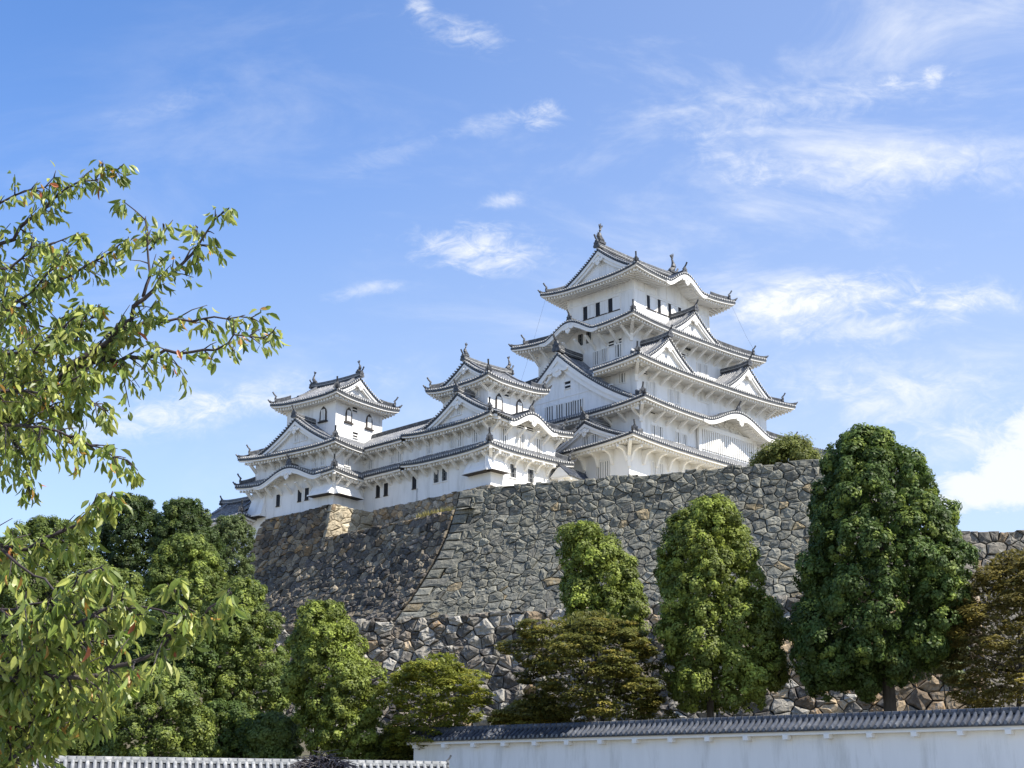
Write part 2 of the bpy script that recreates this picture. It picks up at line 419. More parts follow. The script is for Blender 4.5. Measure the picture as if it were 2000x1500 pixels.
def gegyo(b, side, a, d, z, s_, parent, wide=1.0):
    """carved white pendant hung under the apex: turnip shape with two curled fins"""
    mb = MB(); prof = [(0, -1.05), (.16, -.9), (.36, -.78), (.44, -.5), (.36, -.25), (.62, -.42), (.9, -.38), (1.05, -.15), (.98, .08), (.75, .12), (.7, -.06), (.5, .08), (.35, .25), (0, .35)]
    pts = prof + [(-x, y) for x, y in prof[::-1]][1:-1]
    P = lambda x, y, dd: b.P(side, a + x * s_ * wide, d + dd, z + y * s_)
    mb.prism([P(x, y, -.05) for x, y in pts], b.D(side) * .16, PLASTER_TRIM)
    ring = [(0, -.15)] ; 
    mb.prism([P(.26 * math.cos(q), .26 * math.sin(q) - .1, .11) for q in [i * math.pi / 3 for i in range(6)]], b.D(side) * .1, PLASTER_TRIM)
    return b.mk(mb, 'gable_pendant', parent)

def gable(b, side, s0, d_f, d_back, hw, zb_, za, wall_d=None, sc_=1.0, parent=None, both=False, name='gable', label=None, board=.8, curve=.34, ridge_top=True, shachi=0, pend=True, skip_low=0, pend_wide=1.0):
    """triangular gable roof: verge at d_f, ridge running back to d_back; both=True closes the far end as well"""
    g = lambda r: (1 - r) * (1 - curve * r) if r < 1 else 0
    Z = lambda r, dz=0: zb_ + (za - zb_) * g(abs(r)) + dz
    mb = MB(); NR = 10; rr = [i / NR for i in range(NR + 1)]
    d_far = d_back
    d0 = d_f - .12; d1 = d_far + (.12 if both else 0)
    for sg in (-1, 1):
        rows = [[b.P(side, s0 + sg * r * hw, d, Z(r, -.02)) for r in rr] for d in (d0, d1)]
        mb.grid(rows, TILE, sg < 0)
        # main ribs down the slope
        d = d0 - .75
        while d > d1 + (.75 if both else 0):
            rib_path(mb, [b.P(side, s0 + sg * r * hw, d, Z(r)) for r in [1, .85, .7, .55, .4, .25, .1, .02]], b.D(side), .115)
            d -= b.rib
        # verge: short ribs laid outwards with round white ends, at one or both ends
        ln = math.hypot(hw, za - zb_); nv = int(ln / (b.rib * .95))
        for end in ([0, 1] if both else [0]):
            for i in range(nv + 1):
                r = (i + .3) / (nv + .5)
                if r > 1: continue
                dd = (d_f + .03, d_f - .62) if end == 0 else (d_far - .03, d_far + .62)
                rib_path(mb, [b.P(side, s0 + sg * r * hw, q, Z(r, .06)) for q in dd], b.A(side), .12, RIB, CAP, b.D(side) * (1 if end == 0 else -1))
            e0 = [b.P(side, s0 + sg * r * hw, d0 if end == 0 else d1, Z(r, .04)) for r in rr]; e1 = [p - Vector((0, 0, .36)) for p in e0]
            mb.grid([e1, e0], TILE, (sg < 0) ^ (end == 1))
    gr = b.mk(mb, name, parent, label)
    sub = gr if not parent else parent
    # white rake boards, soffit, gable wall
    for end in ([0, 1] if both else [0]):
        wb = MB(); ff = d_f if end == 0 else d_far; io = -1 if end == 0 else 1    # io: inwards
        for sg in (-1, 1):
            def C(dd, dz0, dz1=None, r1=1.0):
                return [b.P(side, s0 + sg * r * hw, ff + io * dd, Z(r) + dz0 + (0 if dz1 is None else (dz1 - dz0) * (1.05 - .3 * r))) for r in rr]
            fl = (sg < 0) ^ (end == 1)
            wb.grid([C(.14, -.3, -.3 - board * .5), C(.14, -.3)], PLASTER_TRIM, fl)
            wb.grid([C(.30, -.3, -.3 - board * .5), C(.14, -.3, -.3 - board * .5)], PLASTER_TRIM, fl)
            wb.grid([C(.30, -.3, -.3 - board), C(.30, -.3, -.3 - board * .5)], PLASTER_TRIM, fl)
            wb.grid([C(.75, -.3, -.3 - board), C(.30, -.3, -.3 - board)], PLASTER_TRIM, fl)
        b.mk(wb, 'rake_board', sub)
        gw = MB(); dd = ff + io * .7; fl = end == 1
        poly = [b.P(side, s0 + r * hw, dd, Z(r, -.5)) for r in [i / 10 for i in range(-10, 11)]]
        cen = b.P(side, s0, dd, zb_ - .6)
        for i in range(20):
            tri = [b.P(side, s0 + (-1 + i / 10) * hw, dd, zb_ - .7), b.P(side, s0 + (-1 + (i + 1) / 10) * hw, dd, zb_ - .7), poly[i + 1], poly[i]]
            gw.face(tri if not fl else tri[::-1], PLASTER)
        b.mk(gw, 'gable_wall', sub)
        sd2 = side if end == 0 else {'S': 'N', 'N': 'S', 'W': 'E', 'E': 'W'}[side]
        if pend:
            if end == 0: gegyo(b, side, s0, ff - .1, za - board - .55 * sc_, .85 * sc_, sub, pend_wide)
            else: gegyo(b, sd2, -s0, -ff - .1, za - board - .55 * sc_, .85 * sc_, sub, pend_wide)
    # descending ridges along the verge
    for sg in (-1, 1):
        for dd in ([d_f - 1.05] + ([d_far + 1.05] if both else [])):
            db = MB(); pth = [b.P(side, s0 + sg * r * hw, dd, Z(r, .05)) for r in [.03, .15, .3, .45, .6, .75, .86]]
            def ring(j, p=pth): 
                q = b.D(side) * .17; u = Vector((0, 0, .3)); return [p[j] - q, p[j] + q, p[j] + q + u, p[j] - q + u]
            db.sweep(pth, ring, RIB, RIDGE, RIDGE)
            b.mk(db, 'descending_ridge', sub)
    # ridge
    if ridge_top:
        rb = MB(); h = .62 * sc_; bk = d_far - (0 if both else .3)
        n = 8; pth = [b.P(side, s0, lerp(d_f + .05, bk - (.05 if both else 0), i / n), za + .02 + .3 * sc_ * ((abs(i / n * 2 - 1) ** 3) if both else max(0, 1 - i / n * 2) ** 2)) for i in range(n + 1)]
        rb.beam(pth, .5 * sc_, h, RIDGE); rb.beam([p + Vector((0, 0, h)) for p in pth], .3 * sc_, .14, RIB)
        rb.beam([p + Vector((0, 0, h * .35)) for p in pth], .5 * sc_ + .05, .07, CAP); rb.beam([p + Vector((0, 0, h * .7)) for p in pth], .5 * sc_ + .05, .07, RIB)
        b.mk(rb, 'main_ridge', sub)
        for end in ([0, 1] if both else [0]):
            ob = MB(); dv = b.D(side) * (1 if end == 0 else -1); pe = pth[0] if end == 0 else pth[-1]
            oni(b, ob, pe + dv * .12 + Vector((0, 0, -.15)), dv, 1.15 * sc_); b.mk(ob, 'ridge_end_tile', sub)
            if shachi: shachihoko(b, (pe if end == 0 else pe) - dv * .75 * shachi + Vector((0, 0, h + .1)), dv, shachi, sub)
    return gr

def shachihoko(b, p, out, s_, parent):
    """tiger-headed fish: head down on the ridge facing inwards, body arching up, forked tail high"""
    mb = MB(); out = Vector(out).normalized(); up = Vector((0, 0, 1)); sd = out.cross(up)
    sp = [(-.42, .12, .2), (-.15, .22, .33), (.12, .42, .34), (.26, .75, .27), (.28, 1.1, .2), (.18, 1.42, .13), (.02, 1.68, .08)]
    mb.tube([p + out * a * s_ + up * z * s_ for a, z, r in sp], [r * s_ for a, z, r in sp], BRONZE, 8)
    for sgn in (-.16, .16):
        f = [(.05, 1.6), (-.25, 2.0), (-.12, 2.15), (.02, 1.9), (.1, 2.3), (.22, 2.15), (.16, 1.6)]
        mb.prism([p + out * a * s_ + up * z * s_ + sd * sgn * s_ * (z - 1.5) for a, z in f], sd * .06 * s_, BRONZE)
        f = [(.1, .55), (.38, .5), (.62, .8), (.42, .82), (.5, 1.05), (.28, .95)]
        mb.prism([p + out * a * s_ + up * z * s_ + sd * sgn * s_ for a, z in f], sd * .05 * s_, BRONZE)
    f = [(.42, .35), (.62, .55), (.48, .62), (.62, .85), (.45, .9), (.55, 1.2), (.36, 1.15), (.3, .6)]
    mb.prism([p + out * a * s_ + up * z * s_ - sd * .03 * s_ for a, z in f], sd * .06 * s_, BRONZE)
    mb.box(p + up * .05 * s_, (.5 * s_, .28 * s_, .12 * s_), RIDGE, (out, sd, up))
    return b.mk(mb, 'roof_fish_ornament', parent)

def walls(b, rc, z0, z1, label=None, flare=0):
    mb = MB(); w_, e_, s_, n_ = rc
    for side in SIDES:
        d, lo, hi = rect_side(rc, side); nn = max(2, int((hi - lo) / 2)); aa = [lerp(lo, hi, i / nn) for i in range(nn + 1)]
        mb.grid([[b.P(side, a, d, z0) for a in aa], [b.P(side, a, d, z1) for a in aa]], PLASTER)
    mb.face([b.P('S', w_, -s_, z1), b.P('S', e_, -s_, z1), b.P('N', -e_, n_, z1), b.P('N', -w_, n_, z1)], PLASTER)
    return b.mk(mb, 'storey_wall', None, label)

def bracket(b, side, a, d, z, run, drop, curved=False, wd=.15):
    """plastered strut from the wall up to the eave beam"""
    mb = MB(); q = lambda o, h: b.P(side, a - wd, d + o, z + h)
    if not curved: pts = [(0, -drop), (0, -drop + .42), (run - .32, 0), (run, 0), (run, -.12)]
    else: pts = [(0, -drop), (0, 0), (run, 0), (run, -.3), (run * .62, -.38), (run * .4, -.62), (run * .16, -drop)]
    mb.prism([q(*p) for p in pts], b.A(side) * 2 * wd, PLASTER_TRIM)
    return b.mk(mb, 'eave_bracket')
def brackets(b, side, rc, z, run, drop, step, curved=False, skip=()):
    d, lo, hi = rect_side(rc, side); n = max(1, round((hi - lo) / step))
    for i in range(n + 1):
        a = lerp(lo + .16, hi - .16, i / n)
        if any(x0 < a < x1 for x0, x1 in skip): continue
        bracket(b, side, a, d, z, run, drop, curved)
def corner_bracket(b, rc, z, run, drop):
    w_, e_, s_, n_ = rc; mb = MB(); o = Vector((-1, -1, 0)).normalized(); sd = o.cross(Vector((0, 0, 1))) * .2
    p = Vector((w_, s_, z)); mb.prism([p - sd + o * a + Vector((0, 0, h)) for a, h in [(-.3, -drop), (.12, -drop), (.25, -drop * .5), (run * 1.35, -.1), (run * 1.35, .1), (-.3, .1)]], sd * 2, PLASTER_TRIM)
    b.mk(mb, 'eave_bracket', None, 'large bracket at the corner of the wall')

def window(b, side, a, z, d, wd=.9, ht=1.9, bars=3, kind='lattice', parent=None):
    mb = MB(); P = lambda x, y, o: b.P(side, a + x, d + o, z + y); av, dv, up = b.A(side), b.D(side), Vector((0, 0, 1)); ax = (av, dv, up)
    hw, hh = wd / 2, ht / 2
    if kind == 'open':
        mb.box(P(0, 0, 0), (hw, .03, hh), DARK, ax)
        for x in (-hw - .07, hw + .07): mb.box(P(x, 0, .03), (.07, .06, hh + .12), PLASTER_TRIM, ax)
        mb.box(P(0, hh + .06, .03), (hw, .06, .06), PLASTER_TRIM, ax); mb.box(P(0, -hh - .06, .05), (hw, .08, .06), WOOD, ax)
    elif kind == 'bell':
        def bell(k, zc=0):
            pr = [(-1.0, -1), (-.92, -.3), (-.9, .25), (-.72, .62), (-.4, .84), (0, 1.05), (.4, .84), (.72, .62), (.9, .25), (.92, -.3), (1.0, -1)]
            return [(x * hw * k, y * hh * (1 + (k - 1) * .6)) for x, y in pr]
        o, i_ = bell(1.32), bell(1.0)
        mb.prism([P(x, y, 0) for x, y in o[::-1]], dv * .05, WOOD)
        mb.prism([P(x, y, .05) for x, y in i_[::-1]], dv * .03, SHUTTER)
        for j in range(len(o) - 1):                                  # raised dark moulding
            mb.prism([P(*o[j], .05), P(*o[j + 1], .05), P(*i_[j + 1], .05), P(*i_[j], .05)], dv * .07, WOOD)
        mb.box(P(0, -hh - .08, .1), (hw * 1.7, .12, .08), WOOD, ax)
    elif kind == 'vent':
        mb.box(P(0, 0, 0), (hw, .03, hh), DARK, ax)
        mb.box(P(0, hh + .05, .06), (hw + .1, .09, .05), PLASTER_TRIM, ax); mb.box(P(0, -hh - .05, .06), (hw + .1, .09, .05), PLASTER_TRIM, ax)
        mb.box(P(0, 0, .04), (hw, .04, hh * .22), PLASTER_TRIM, ax)
    else:
        mb.box(P(0, 0, 0), (hw, .03, hh), SHUTTER if kind != 'grid' else DARK, ax)
        for x in (-hw - .06, hw + .06): mb.box(P(x, 0, .03), (.06, .08, hh + .12), PLASTER_TRIM, ax)
        for y in (-hh - .06, hh + .06): mb.box(P(0, y, .03), (hw, .08, .06), PLASTER_TRIM, ax)
    f = b.mk(mb, 'window', parent)
    if kind in ('lattice', 'grid', 'bell'):
        lb = MB(); off = .09 if kind == 'bell' else .06
        for i in range(bars):
            x = lerp(-hw, hw, (i + .5) / bars) if kind != 'bell' else lerp(-hw * .8, hw * .8, (i + .5) / bars)
            lb.box(P(x, -.03 if kind == 'bell' else 0, off), (min(.085, wd / bars * .28), .05, hh * (.8 if kind == 'bell' else .999)), PLASTER_TRIM if kind != 'grid' else SHUTTER, ax)
        if kind == 'grid':
            for y in (-.33, .33): lb.box(P(0, y * hh, off), (hw, .03, .05), SHUTTER, ax)
        o = lb.build('lattice', f, b.zb)
    return f
def wpx(b, side, px, py, d, **k):
    a, z = b.on(side, px, py, d); return window(b, side, a, z, d, **k)
# ------------------------------------------------------------------ the great keep
KX, KY = 17.47, 196.0
k = Bld('castle_keep', 'tallest white castle keep of five roof tiers rising above the long stone wall', 'castle keep', KX, KY, TH, 40.0)
W5, W4, W3, W2, W1 = (-8.05, 8.05, -5.9, 5.9), (-11.5, 11.5, -8.2, 8.2), (-13.95, 13.3, -10.9, 10.9), (-14.5, 14.3, -11.9, 11.9), (-18.0, 15.6, -12.8, 12.8)
ins = lambda rc, v: (rc[0] + v, rc[1] - v, rc[2] + v, rc[3] - v)
walls(k, W1, 40.0, 46.6); walls(k, W2, 46.0, 52.2); walls(k, W3, 51.5, 57.9); walls(k, W4, 57, 64.6); walls(k, W5, 64, 72.7)
# roofs from the bottom up
skirt(k, (-20.3, 17.6, -15.4, 15.4), W2, 46.25, 48.3, W1, .55)
gable(k, 'W', 6.8, 19.3, 14.3, 6.9, 46.9, 49.9, sc_=.9, board=.75)
skirt(k, (-16.75, 16.75, -14.45, 14.45), W3, 51.75, 53.6, W2, .6, kara={'S': [(2.6, 7.0, 2.1)]})
gable(k, 'W', -.4, 16.3, 11.4, 13.3, 52.2, 61.0, sc_=1.25, board=1.5, curve=.36, name='great_gable', pend_wide=1.7)
skirt(k, (-16.57, 16.57, -13.58, 13.58), W4, 57.3, 59.9, W3, .55, gaps={'W': [(-6.6, 5.6)]})
gable(k, 'S', -9.6, 12.9, 8.1, 5.6, 57.5, 61.5, sc_=.85, board=.7)
gable(k, 'S', 7.2, 12.9, 8.1, 5.6, 57.5, 61.5, sc_=.85, board=.7)
skirt(k, (-14.2, 14.25, -10.8, 10.8), W5, 64.05, 67.0, W4, .6, kara={'W': [(-.3, 4.6, 1.8)]})
gable(k, 'S', -.5, 10.2, 5.8, 5.5, 64.3, 68.0, sc_=.85, board=.7)
skirt(k, (-10.7, 10.7, -8.6, 8.6), (-7.95, 7.95, -6.4, 6.4), 72.1, 73.5, W5, .65, kara={'S': [(-.1, 3.9, 1.9)]})
gable(k, 'W', 0, 8.5, -8.5, 6.4, 73.5, 77.6, sc_=1.0, board=1.0, both=True, shachi=1.25, name='top_roof', curve=.30)
# eave brackets on the two visible sides
brackets(k, 'S', W1, 45.75, 1.9, 1.7, 2.4, True); brackets(k, 'W', W1, 45.75, 1.9, 1.7, 2.4, True); corner_bracket(k, W1, 45.95, 2.0, 2.6)
brackets(k, 'S', W2, 51.25, 1.7, 1.15, 2.4, skip=[(-4.6, 9.4)]); brackets(k, 'W', W2, 51.25, 1.5, 1.15, 2.4); corner_bracket(k, W2, 51.4, 1.8, 1.6)
brackets(k, 'S', W3, 56.8, 1.9, 1.2, 2.3); brackets(k, 'W', W3, 56.8, 1.9, 1.2, 2.3, skip=[(-5.5, 20)]); corner_bracket(k, W3, 57.0, 1.9, 1.7)
brackets(k, 'S', W4, 63.55, 1.9, 1.35, 1.95); brackets(k, 'W', W4, 63.55, 1.9, 1.7, 1.95); corner_bracket(k, W4, 63.7, 1.9, 1.9)
# top storey: timbered lines in the plaster, a long sill and open windows
tb = MB()
for side in 'SW':
    d, lo, hi = rect_side(W5, side); ax = (k.A(side), k.D(side), Vector((0, 0, 1)))
    tb.box(k.P(side, (lo + hi) / 2, d, 70.55), ((hi - lo) / 2 - .4, .05, .07), PLASTER_TRIM, ax)
    n = 7 if side == 'S' else 5
    for i in range(n + 1):
        tb.box(k.P(side, lerp(lo + .12, hi - .12, i / n), d, 71.5 if 0 < i < n else 69.5), (.11, .05, .88 if 0 < i < n else 2.9), PLASTER_TRIM, ax)
k.mk(tb, 'wall_timber')
for side, d, pts in (('W', 8.05, [(1143.5, 609.5), (1168, 603), (1192.5, 595)]), ('S', 5.9, [(1265.8, 591), (1287, 598), (1307.5, 607), (1327, 614)])):
    s2 = []
    for px, py in pts:
        a, z = k.on(side, px, py, d); s2.append((a, z)); z = 69.25 if side == 'S' else 69.1
        mb = MB(); ax = (k.A(side), k.D(side), Vector((0, 0, 1)))
        wd = .33 if side == 'S' else .36
        mb.box(k.P(side, a, d, z), (wd, .03, .92), DARK, ax)
        mb.box(k.P(side, a + wd + .62, d, z), (.6, .05, .9), PLASTER, ax); mb.box(k.P(side, a + wd + 1.3, d, z), (.07, .09, .95), PLASTER_TRIM, ax)
        mb.box(k.P(side, a - wd - .07, d, z), (.06, .08, .95), PLASTER_TRIM, ax); mb.box(k.P(side, a + .6, d, z + 1.0), (1.05, .09, .06), PLASTER_TRIM, ax)
        mb.box(k.P(side, a + .6, d, z - .98), (1.05, .1, .05), WOOD, ax)
        k.mk(mb, 'window')
# other windows, placed on their wall planes
dS4, dW4, dS3, dW3, dS2, dS1, dW1 = 8.2, 11.5, 10.9, 13.95, 11.9, 12.8, 18.0
for px, py in [(1366, 726), (1377.5, 729)]: wpx(k, 'S', px, py, dS4, wd=.95, ht=2.3)
wpx(k, 'S', 1341.5, 677.5, dS4, wd=1.5, ht=1.0, bars=4, kind='grid'); wpx(k, 'S', 1335, 695.5, dS4, wd=.7, ht=.5, kind='vent'); wpx(k, 'S', 1279, 648, dS4, wd=1.0, ht=.7, bars=3, kind='grid')
for px, py in [(1165.5, 699.6), (1180.5, 694.4)]: wpx(k, 'W', px, py, dW4, wd=1.05, ht=1.8)
wpx(k, 'W', 1208.4, 685.3, dW4, wd=.95, ht=1.7, bars=2)
for px, py in [(1194, 671.7), (1209, 667)]: wpx(k, 'W', px, py, dW4, wd=.85, ht=.65, kind='vent')
for px, py in [(1134.5, 664.5), (1150.5, 659.3)]: wpx(k, 'W', px, py, dW4, wd=.9, ht=1.6, bars=2, kind='grid')
wpx(k, 'W', 1216, 738.6, dW3, wd=.9, ht=1.2, bars=2)
for px, py, h in [(1263, 755.5, 1.2), (1276, 763, 2.2), (1310, 776.5, 2.1), (1323, 776.5, 1.7), (1368, 774, 1.3), (1378, 777, 1.3)]: wpx(k, 'S', px, py, dS3, wd=.85, ht=h)
for px, py in [(1260, 728), (1330, 746.5), (1347, 753), (1399, 770.5)]: wpx(k, 'S', px, py, dS3, wd=.8, ht=.5, kind='vent')
for px, py, h in [(1277, 846, 1.9), (1289, 851, 2.2), (1324, 861.6, 2.2), (1337, 866, 2.2)]: wpx(k, 'S', px, py, dS2, wd=.8, ht=h, bars=2)
for px, py in [(1275, 805)]: wpx(k, 'S', px, py, dS2, wd=.8, ht=.5, kind='vent')
for px, py in [(1277.6, 917.6), (1291, 920)]: wpx(k, 'S', px, py, dS1, wd=.9, ht=1.8)
for px, py in [(1171.5, 920.7), (1185.8, 918)]: wpx(k, 'W', px, py, dW1, wd=1.0, ht=2.2)
for px, py in [(1074.6, 809), (1093.5, 805), (1112, 801), (1130, 796)]: wpx(k, 'W', px, py, 15.6, wd=1.7, ht=2.0, bars=4)
wpx(k, 'W', 1109, 752, 15.6, wd=.9, ht=.9, kind='vent')
for px, py in [(1145.5, 863), (1161.7, 859)]: wpx(k, 'W', px, py, 18.6, wd=1.1, ht=1.3)
for px, py in [(1287, 700), (1299, 704), (1442, 757), (1453, 760)]: wpx(k, 'S', px, py, 12.2, wd=.85, ht=1.2)
for px, py in [(1340, 643), (1350.5, 647.5)]: wpx(k, 'S', px, py, 9.5, wd=.8, ht=1.1)
# seams and drip line on the great gable's plaster
tb = MB(); tb.box(k.P('W', -.4, 15.62, 55.05), (8.9, .03, .05), PLASTER_TRIM, (k.A('W'), k.D('W'), Vector((0, 0, 1))))
tb.box(k.P('W', .3, 15.62, 56.6), (.04, .03, 1.5), PLASTER_TRIM, (k.A('W'), k.D('W'), Vector((0, 0, 1)))); k.mk(tb, 'wall_timber')
# the projecting lattice bay under the curved gable
bay = MB(); a0, a1 = -3.5, 8.5; ax = (k.A('S'), k.D('S'), Vector((0, 0, 1)))
bay.box(k.P('S', (a0 + a1) / 2, 12.0, 49.2), ((a1 - a0) / 2, .2, 2.5), PLASTER, ax)
for x in (a0, a1): bay.box(k.P('S', x, 12.25, 49.2), (.22, .14, 2.52), PLASTER_TRIM, ax)
bay.box(k.P('S', (a0 + a1) / 2, 12.25, 51.35), ((a1 - a0) / 2 - .22, .15, .3), PLASTER_TRIM, ax)
bo = k.mk(bay, 'lattice_bay', None, 'wide projecting bay with close white lattice bars')
lb = MB(); lb.box(k.P('S', (a0 + a1) / 2, 12.2, 49.75), ((a1 - a0) / 2 - .2, .03, 1.35), SHUTTER, ax)
for i in range(26): lb.box(k.P('S', lerp(a0 + .35, a1 - .35, i / 25), 12.27, 49.75), (.14, .1, 1.35), PLASTER_TRIM, ax)
k.mk(lb, 'lattice', bo)
# carving in the tympanum under the curved gable
cvm = MB()
for x, z, r in [(-.8, 51.95, .3), (.3, 52.3, .38), (1.5, 52.5, .5), (2.7, 52.6, .42), (3.9, 52.3, .45), (5.1, 52.0, .35)]:
    cvm.tube([k.P('S', x + r * math.cos(q), 12.0, z + r * .8 * math.sin(q)) for q in [i * .6 for i in range(10)]], .09, PLASTER_TRIM, 5)
k.mk(cvm, 'tympanum_carving')
# lightning-rod wires hanging from the roof corners
for p0, p1 in [(k.P('W', -7.9, 10.3, 72), k.P('W', -10, 14.6, 56)), (k.P('S', 10.2, 8.3, 72), k.P('S', 13.6, 10.4, 64))]:
    wb = MB(); wb.tube([p0, lerp(p0, p1, .5) - Vector((0, 0, .4)), p1], .014, SHUTTER, 4); k.mk(wb, 'lightning_wire')

# ------------------------------------------------------------------ west small keep
ncx = KX + k.E.x * -29.06 + k.N.x * .01; ncy = KY + k.E.y * -29.06 + k.N.y * .01
nk = Bld('small_keep', 'white three-storey turret with a curved eave gable, between the gallery and the tall keep', 'castle turret', ncx, ncy, TH + R(.55), 36.0)
N3, N2, N1 = (-3.75, 3.75, -3.85, 3.85), (-5.5, 5.5, -6.1, 6.1), (-5.65, 5.65, -6.25, 6.25)
walls(nk, N1, 36, 44.0); walls(nk, N2, 43.5, 47.7); walls(nk, N3, 47, 53.2)
skirt(nk, (-7.25, 7.25, -7.6, 7.6), N2, 43.65, 44.7, N1, .4, hips='SW SE', gaps={'N': [(-20, 20)]}, rafter=.5)
skirt(nk, (-7.15, 7.15, -7.6, 7.6), N3, 47.25, 49.2, N2, .42, kara={'S': [(.1, 3.7, 1.5)]}, hips='SW SE', gaps={'N': [(-20, 20)]}, rafter=.5)
gable(nk, 'W', 1.6, 6.7, 3.6, 6.6, 47.5, 51.05, sc_=.85, board=.8)
skirt(nk, (-5.27, 5.27, -5.38, 5.38), (-3.6, 3.6, -3.9, 3.9), 52.75, 53.6, N3, .45, rafter=.48)
gable(nk, 'W', 0, 4.1, -4.1, 3.9, 53.6, 55.9, sc_=.75, board=.6, both=True, shachi=.72, name='top_roof')
brackets(nk, 'S', N1, 43.2, 1.35, 1.15, 1.75, True); brackets(nk, 'W', N1, 43.2, 1.35, 1.15, 1.75); corner_bracket(nk, N1, 43.35, 1.4, 1.5)
brackets(nk, 'S', N2, 46.8, 1.35, 1.15, 2.2); brackets(nk, 'W', N2, 46.8, 1.35, 1.15, 1.75)
brackets(nk, 'S', N3, 52.3, 1.2, .9, 1.25); brackets(nk, 'W', N3, 52.3, 1.2, .9, 1.9)
def drop_bay(b, rc, side, a0, a1, z0, z1, out):
    """stone-drop bay: plaster skirt flaring out over the wall foot"""
    d, lo, hi = rect_side(rc, side); mb = MB()
    zs = [lerp(z1, z0, i / 6) for i in range(7)]; o = [.03 + out * (i / 6) ** 1.5 for i in range(7)]
    mb.grid([[b.P(side, a0 + (.25 * out * (1 - i / 6)), d + o[i], zs[i]), b.P(side, a1 - (.25 * out * (1 - i / 6)), d + o[i], zs[i])] for i in range(7)], PLASTER, True)
    for a in (a0, a1): mb.face([b.P(side, a, d - .05, z0)] + [b.P(side, a + (.25 * out * (1 - i / 6)) * (1 if a == a0 else -1), d + o[i], zs[i]) for i in range(6, -1, -1)] + [b.P(side, a, d - .05, z1)], PLASTER)
    ax = (b.A(side), b.D(side), Vector((0, 0, 1)))
    mb.box(b.P(side, (a0 + a1) / 2, d + out * .55, z0 - .03), ((a1 - a0) / 2, out * .55, .02), WOOD, ax); mb.box(b.P(side, (a0 + a1) / 2, d + out + .02, z0 + .06), ((a1 - a0) / 2 + .05, .06, .1), PLASTER_TRIM, ax)
    b.mk(mb, 'stone_drop_bay', None, 'flared plaster bay at the foot of the wall')
drop_bay(nk, N1, 'W', 2.6, 6.6, 41.0, 43.3, .95); drop_bay(nk, N1, 'S', -6.5, -3.5, 41.0, 43.3, .95)
for px, py in [(884, 862), (899, 858), (929.6, 850)]: wpx(nk, 'W', px, py, 5.5, wd=.95, ht=1.75)
for px, py in [(984, 852), (1018, 862), (1051, 872)]: wpx(nk, 'S', px, py, 6.1, wd=1.1, ht=1.75)
for px, py in [(1017, 834), (1035, 839)]: wpx(nk, 'S', px, py, 6.1, wd=1.1, ht=.45, kind='vent')
wpx(nk, 'W', 929, 767, 3.75, wd=.9, ht=1.2); wpx(nk, 'S', 988, 769, 3.85, wd=.9, ht=.75, kind='vent')
for px, py in [(974, 787), (1014, 798)]: wpx(nk, 'S', px, py, 3.85, wd=.95, ht=1.9, kind='bell')
for px, py in [(884.5, 803), (896.5, 799)]: wpx(nk, 'W', px, py, 6.0, wd=.75, ht=1.3)
for px, py in [(1001, 920), (1035.6, 930)]: wpx(nk, 'S', px, py, 6.25, wd=.95, ht=1.55, bars=2, kind='grid')

# ------------------------------------------------------------------ north-west small keep
ux, uy = -22.9, 188.1
uk = Bld('small_keep', 'white three-storey turret at the left end of the castle with dark bell-shaped windows', 'castle turret', ux, uy, TH + R(7.7), 34.0)
U3, U2, U1 = (-4.35, 4.35, -4.3, 4.3), (-6.95, 6.95, -6.9, 6.9), (-7.15, 7.15, -7.05, 7.05)
walls(uk, U1, 34, 43.8); walls(uk, U2, 43.3, 47.4); walls(uk, U3, 46.8, 54.9)
skirt(uk, (-8.75, 8.75, -8.6, 8.6), U2, 43.4, 44.5, U1, .4, kara={'W': [(.55, 5.2, 1.6)]}, hips='SW SE NW', gaps={'N': [(-20, 20)], 'E': [(-20, 20)]}, rafter=.5)
skirt(uk, (-8.61, 8.61, -8.49, 8.49), U3, 47.0, 49.3, U2, .42, hips='SW SE NW', gaps={'N': [(-20, 20)], 'E': [(-20, 20)]}, rafter=.5)
gable(uk, 'W', .7, 8.0, 4.2, 6.9, 47.3, 51.3, sc_=.85, board=.85)
skirt(uk, (-5.95, 5.95, -5.91, 5.91), (-4.1, 4.1, -4.0, 4.0), 54.4, 55.45, U3, .42, rafter=.48)
gable(uk, 'S', 0, 4.4, -4.4, 4.1, 55.45, 57.9, sc_=.75, board=.65, both=True, shachi=.72, name='top_roof')
brackets(uk, 'W', U1, 42.95, 1.3, 1.15, 1.75); brackets(uk, 'S', U1, 42.95, 1.3, 1.15, 1.75); corner_bracket(uk, U1, 43.1, 1.4, 1.5)
brackets(uk, 'W', U2, 46.55, 1.3, 1.15, 1.75); brackets(uk, 'S', U2, 46.55, 1.3, 1.15, 1.75)
drop_bay(uk, U1, 'W', 3.7, 7.3, 40.9, 43.1, .95); drop_bay(uk, U1, 'S', -7.3, -2.9, 40.9, 43.1, .95); drop_bay(uk, U1, 'W', -7.1, -4.4, 39.6, 42.8, 1.0)
wpx(uk, 'W', 632, 810, 4.35, wd=.95, ht=1.75, kind='bell')
for px, py in [(680.6, 812), (720.4, 825)]: wpx(uk, 'S', px, py, 4.3, wd=.95, ht=1.75, kind='bell')
for px, py in [(693, 800.7), (693.8, 850)]: wpx(uk, 'S', px, py, 4.3, wd=.8, ht=.65, kind='vent')
for px, py in [(616, 900.5), (631, 897), (545.6, 912)]: wpx(uk, 'W', px, py, 6.95, wd=.75, ht=1.55)
wpx(uk, 'S', 678, 898, 6.9, wd=.9, ht=1.55)
for px, py in [(580, 854.5), (594.5, 850.5)]: wpx(uk, 'W', px, py, 7.3, wd=.8, ht=1.15)
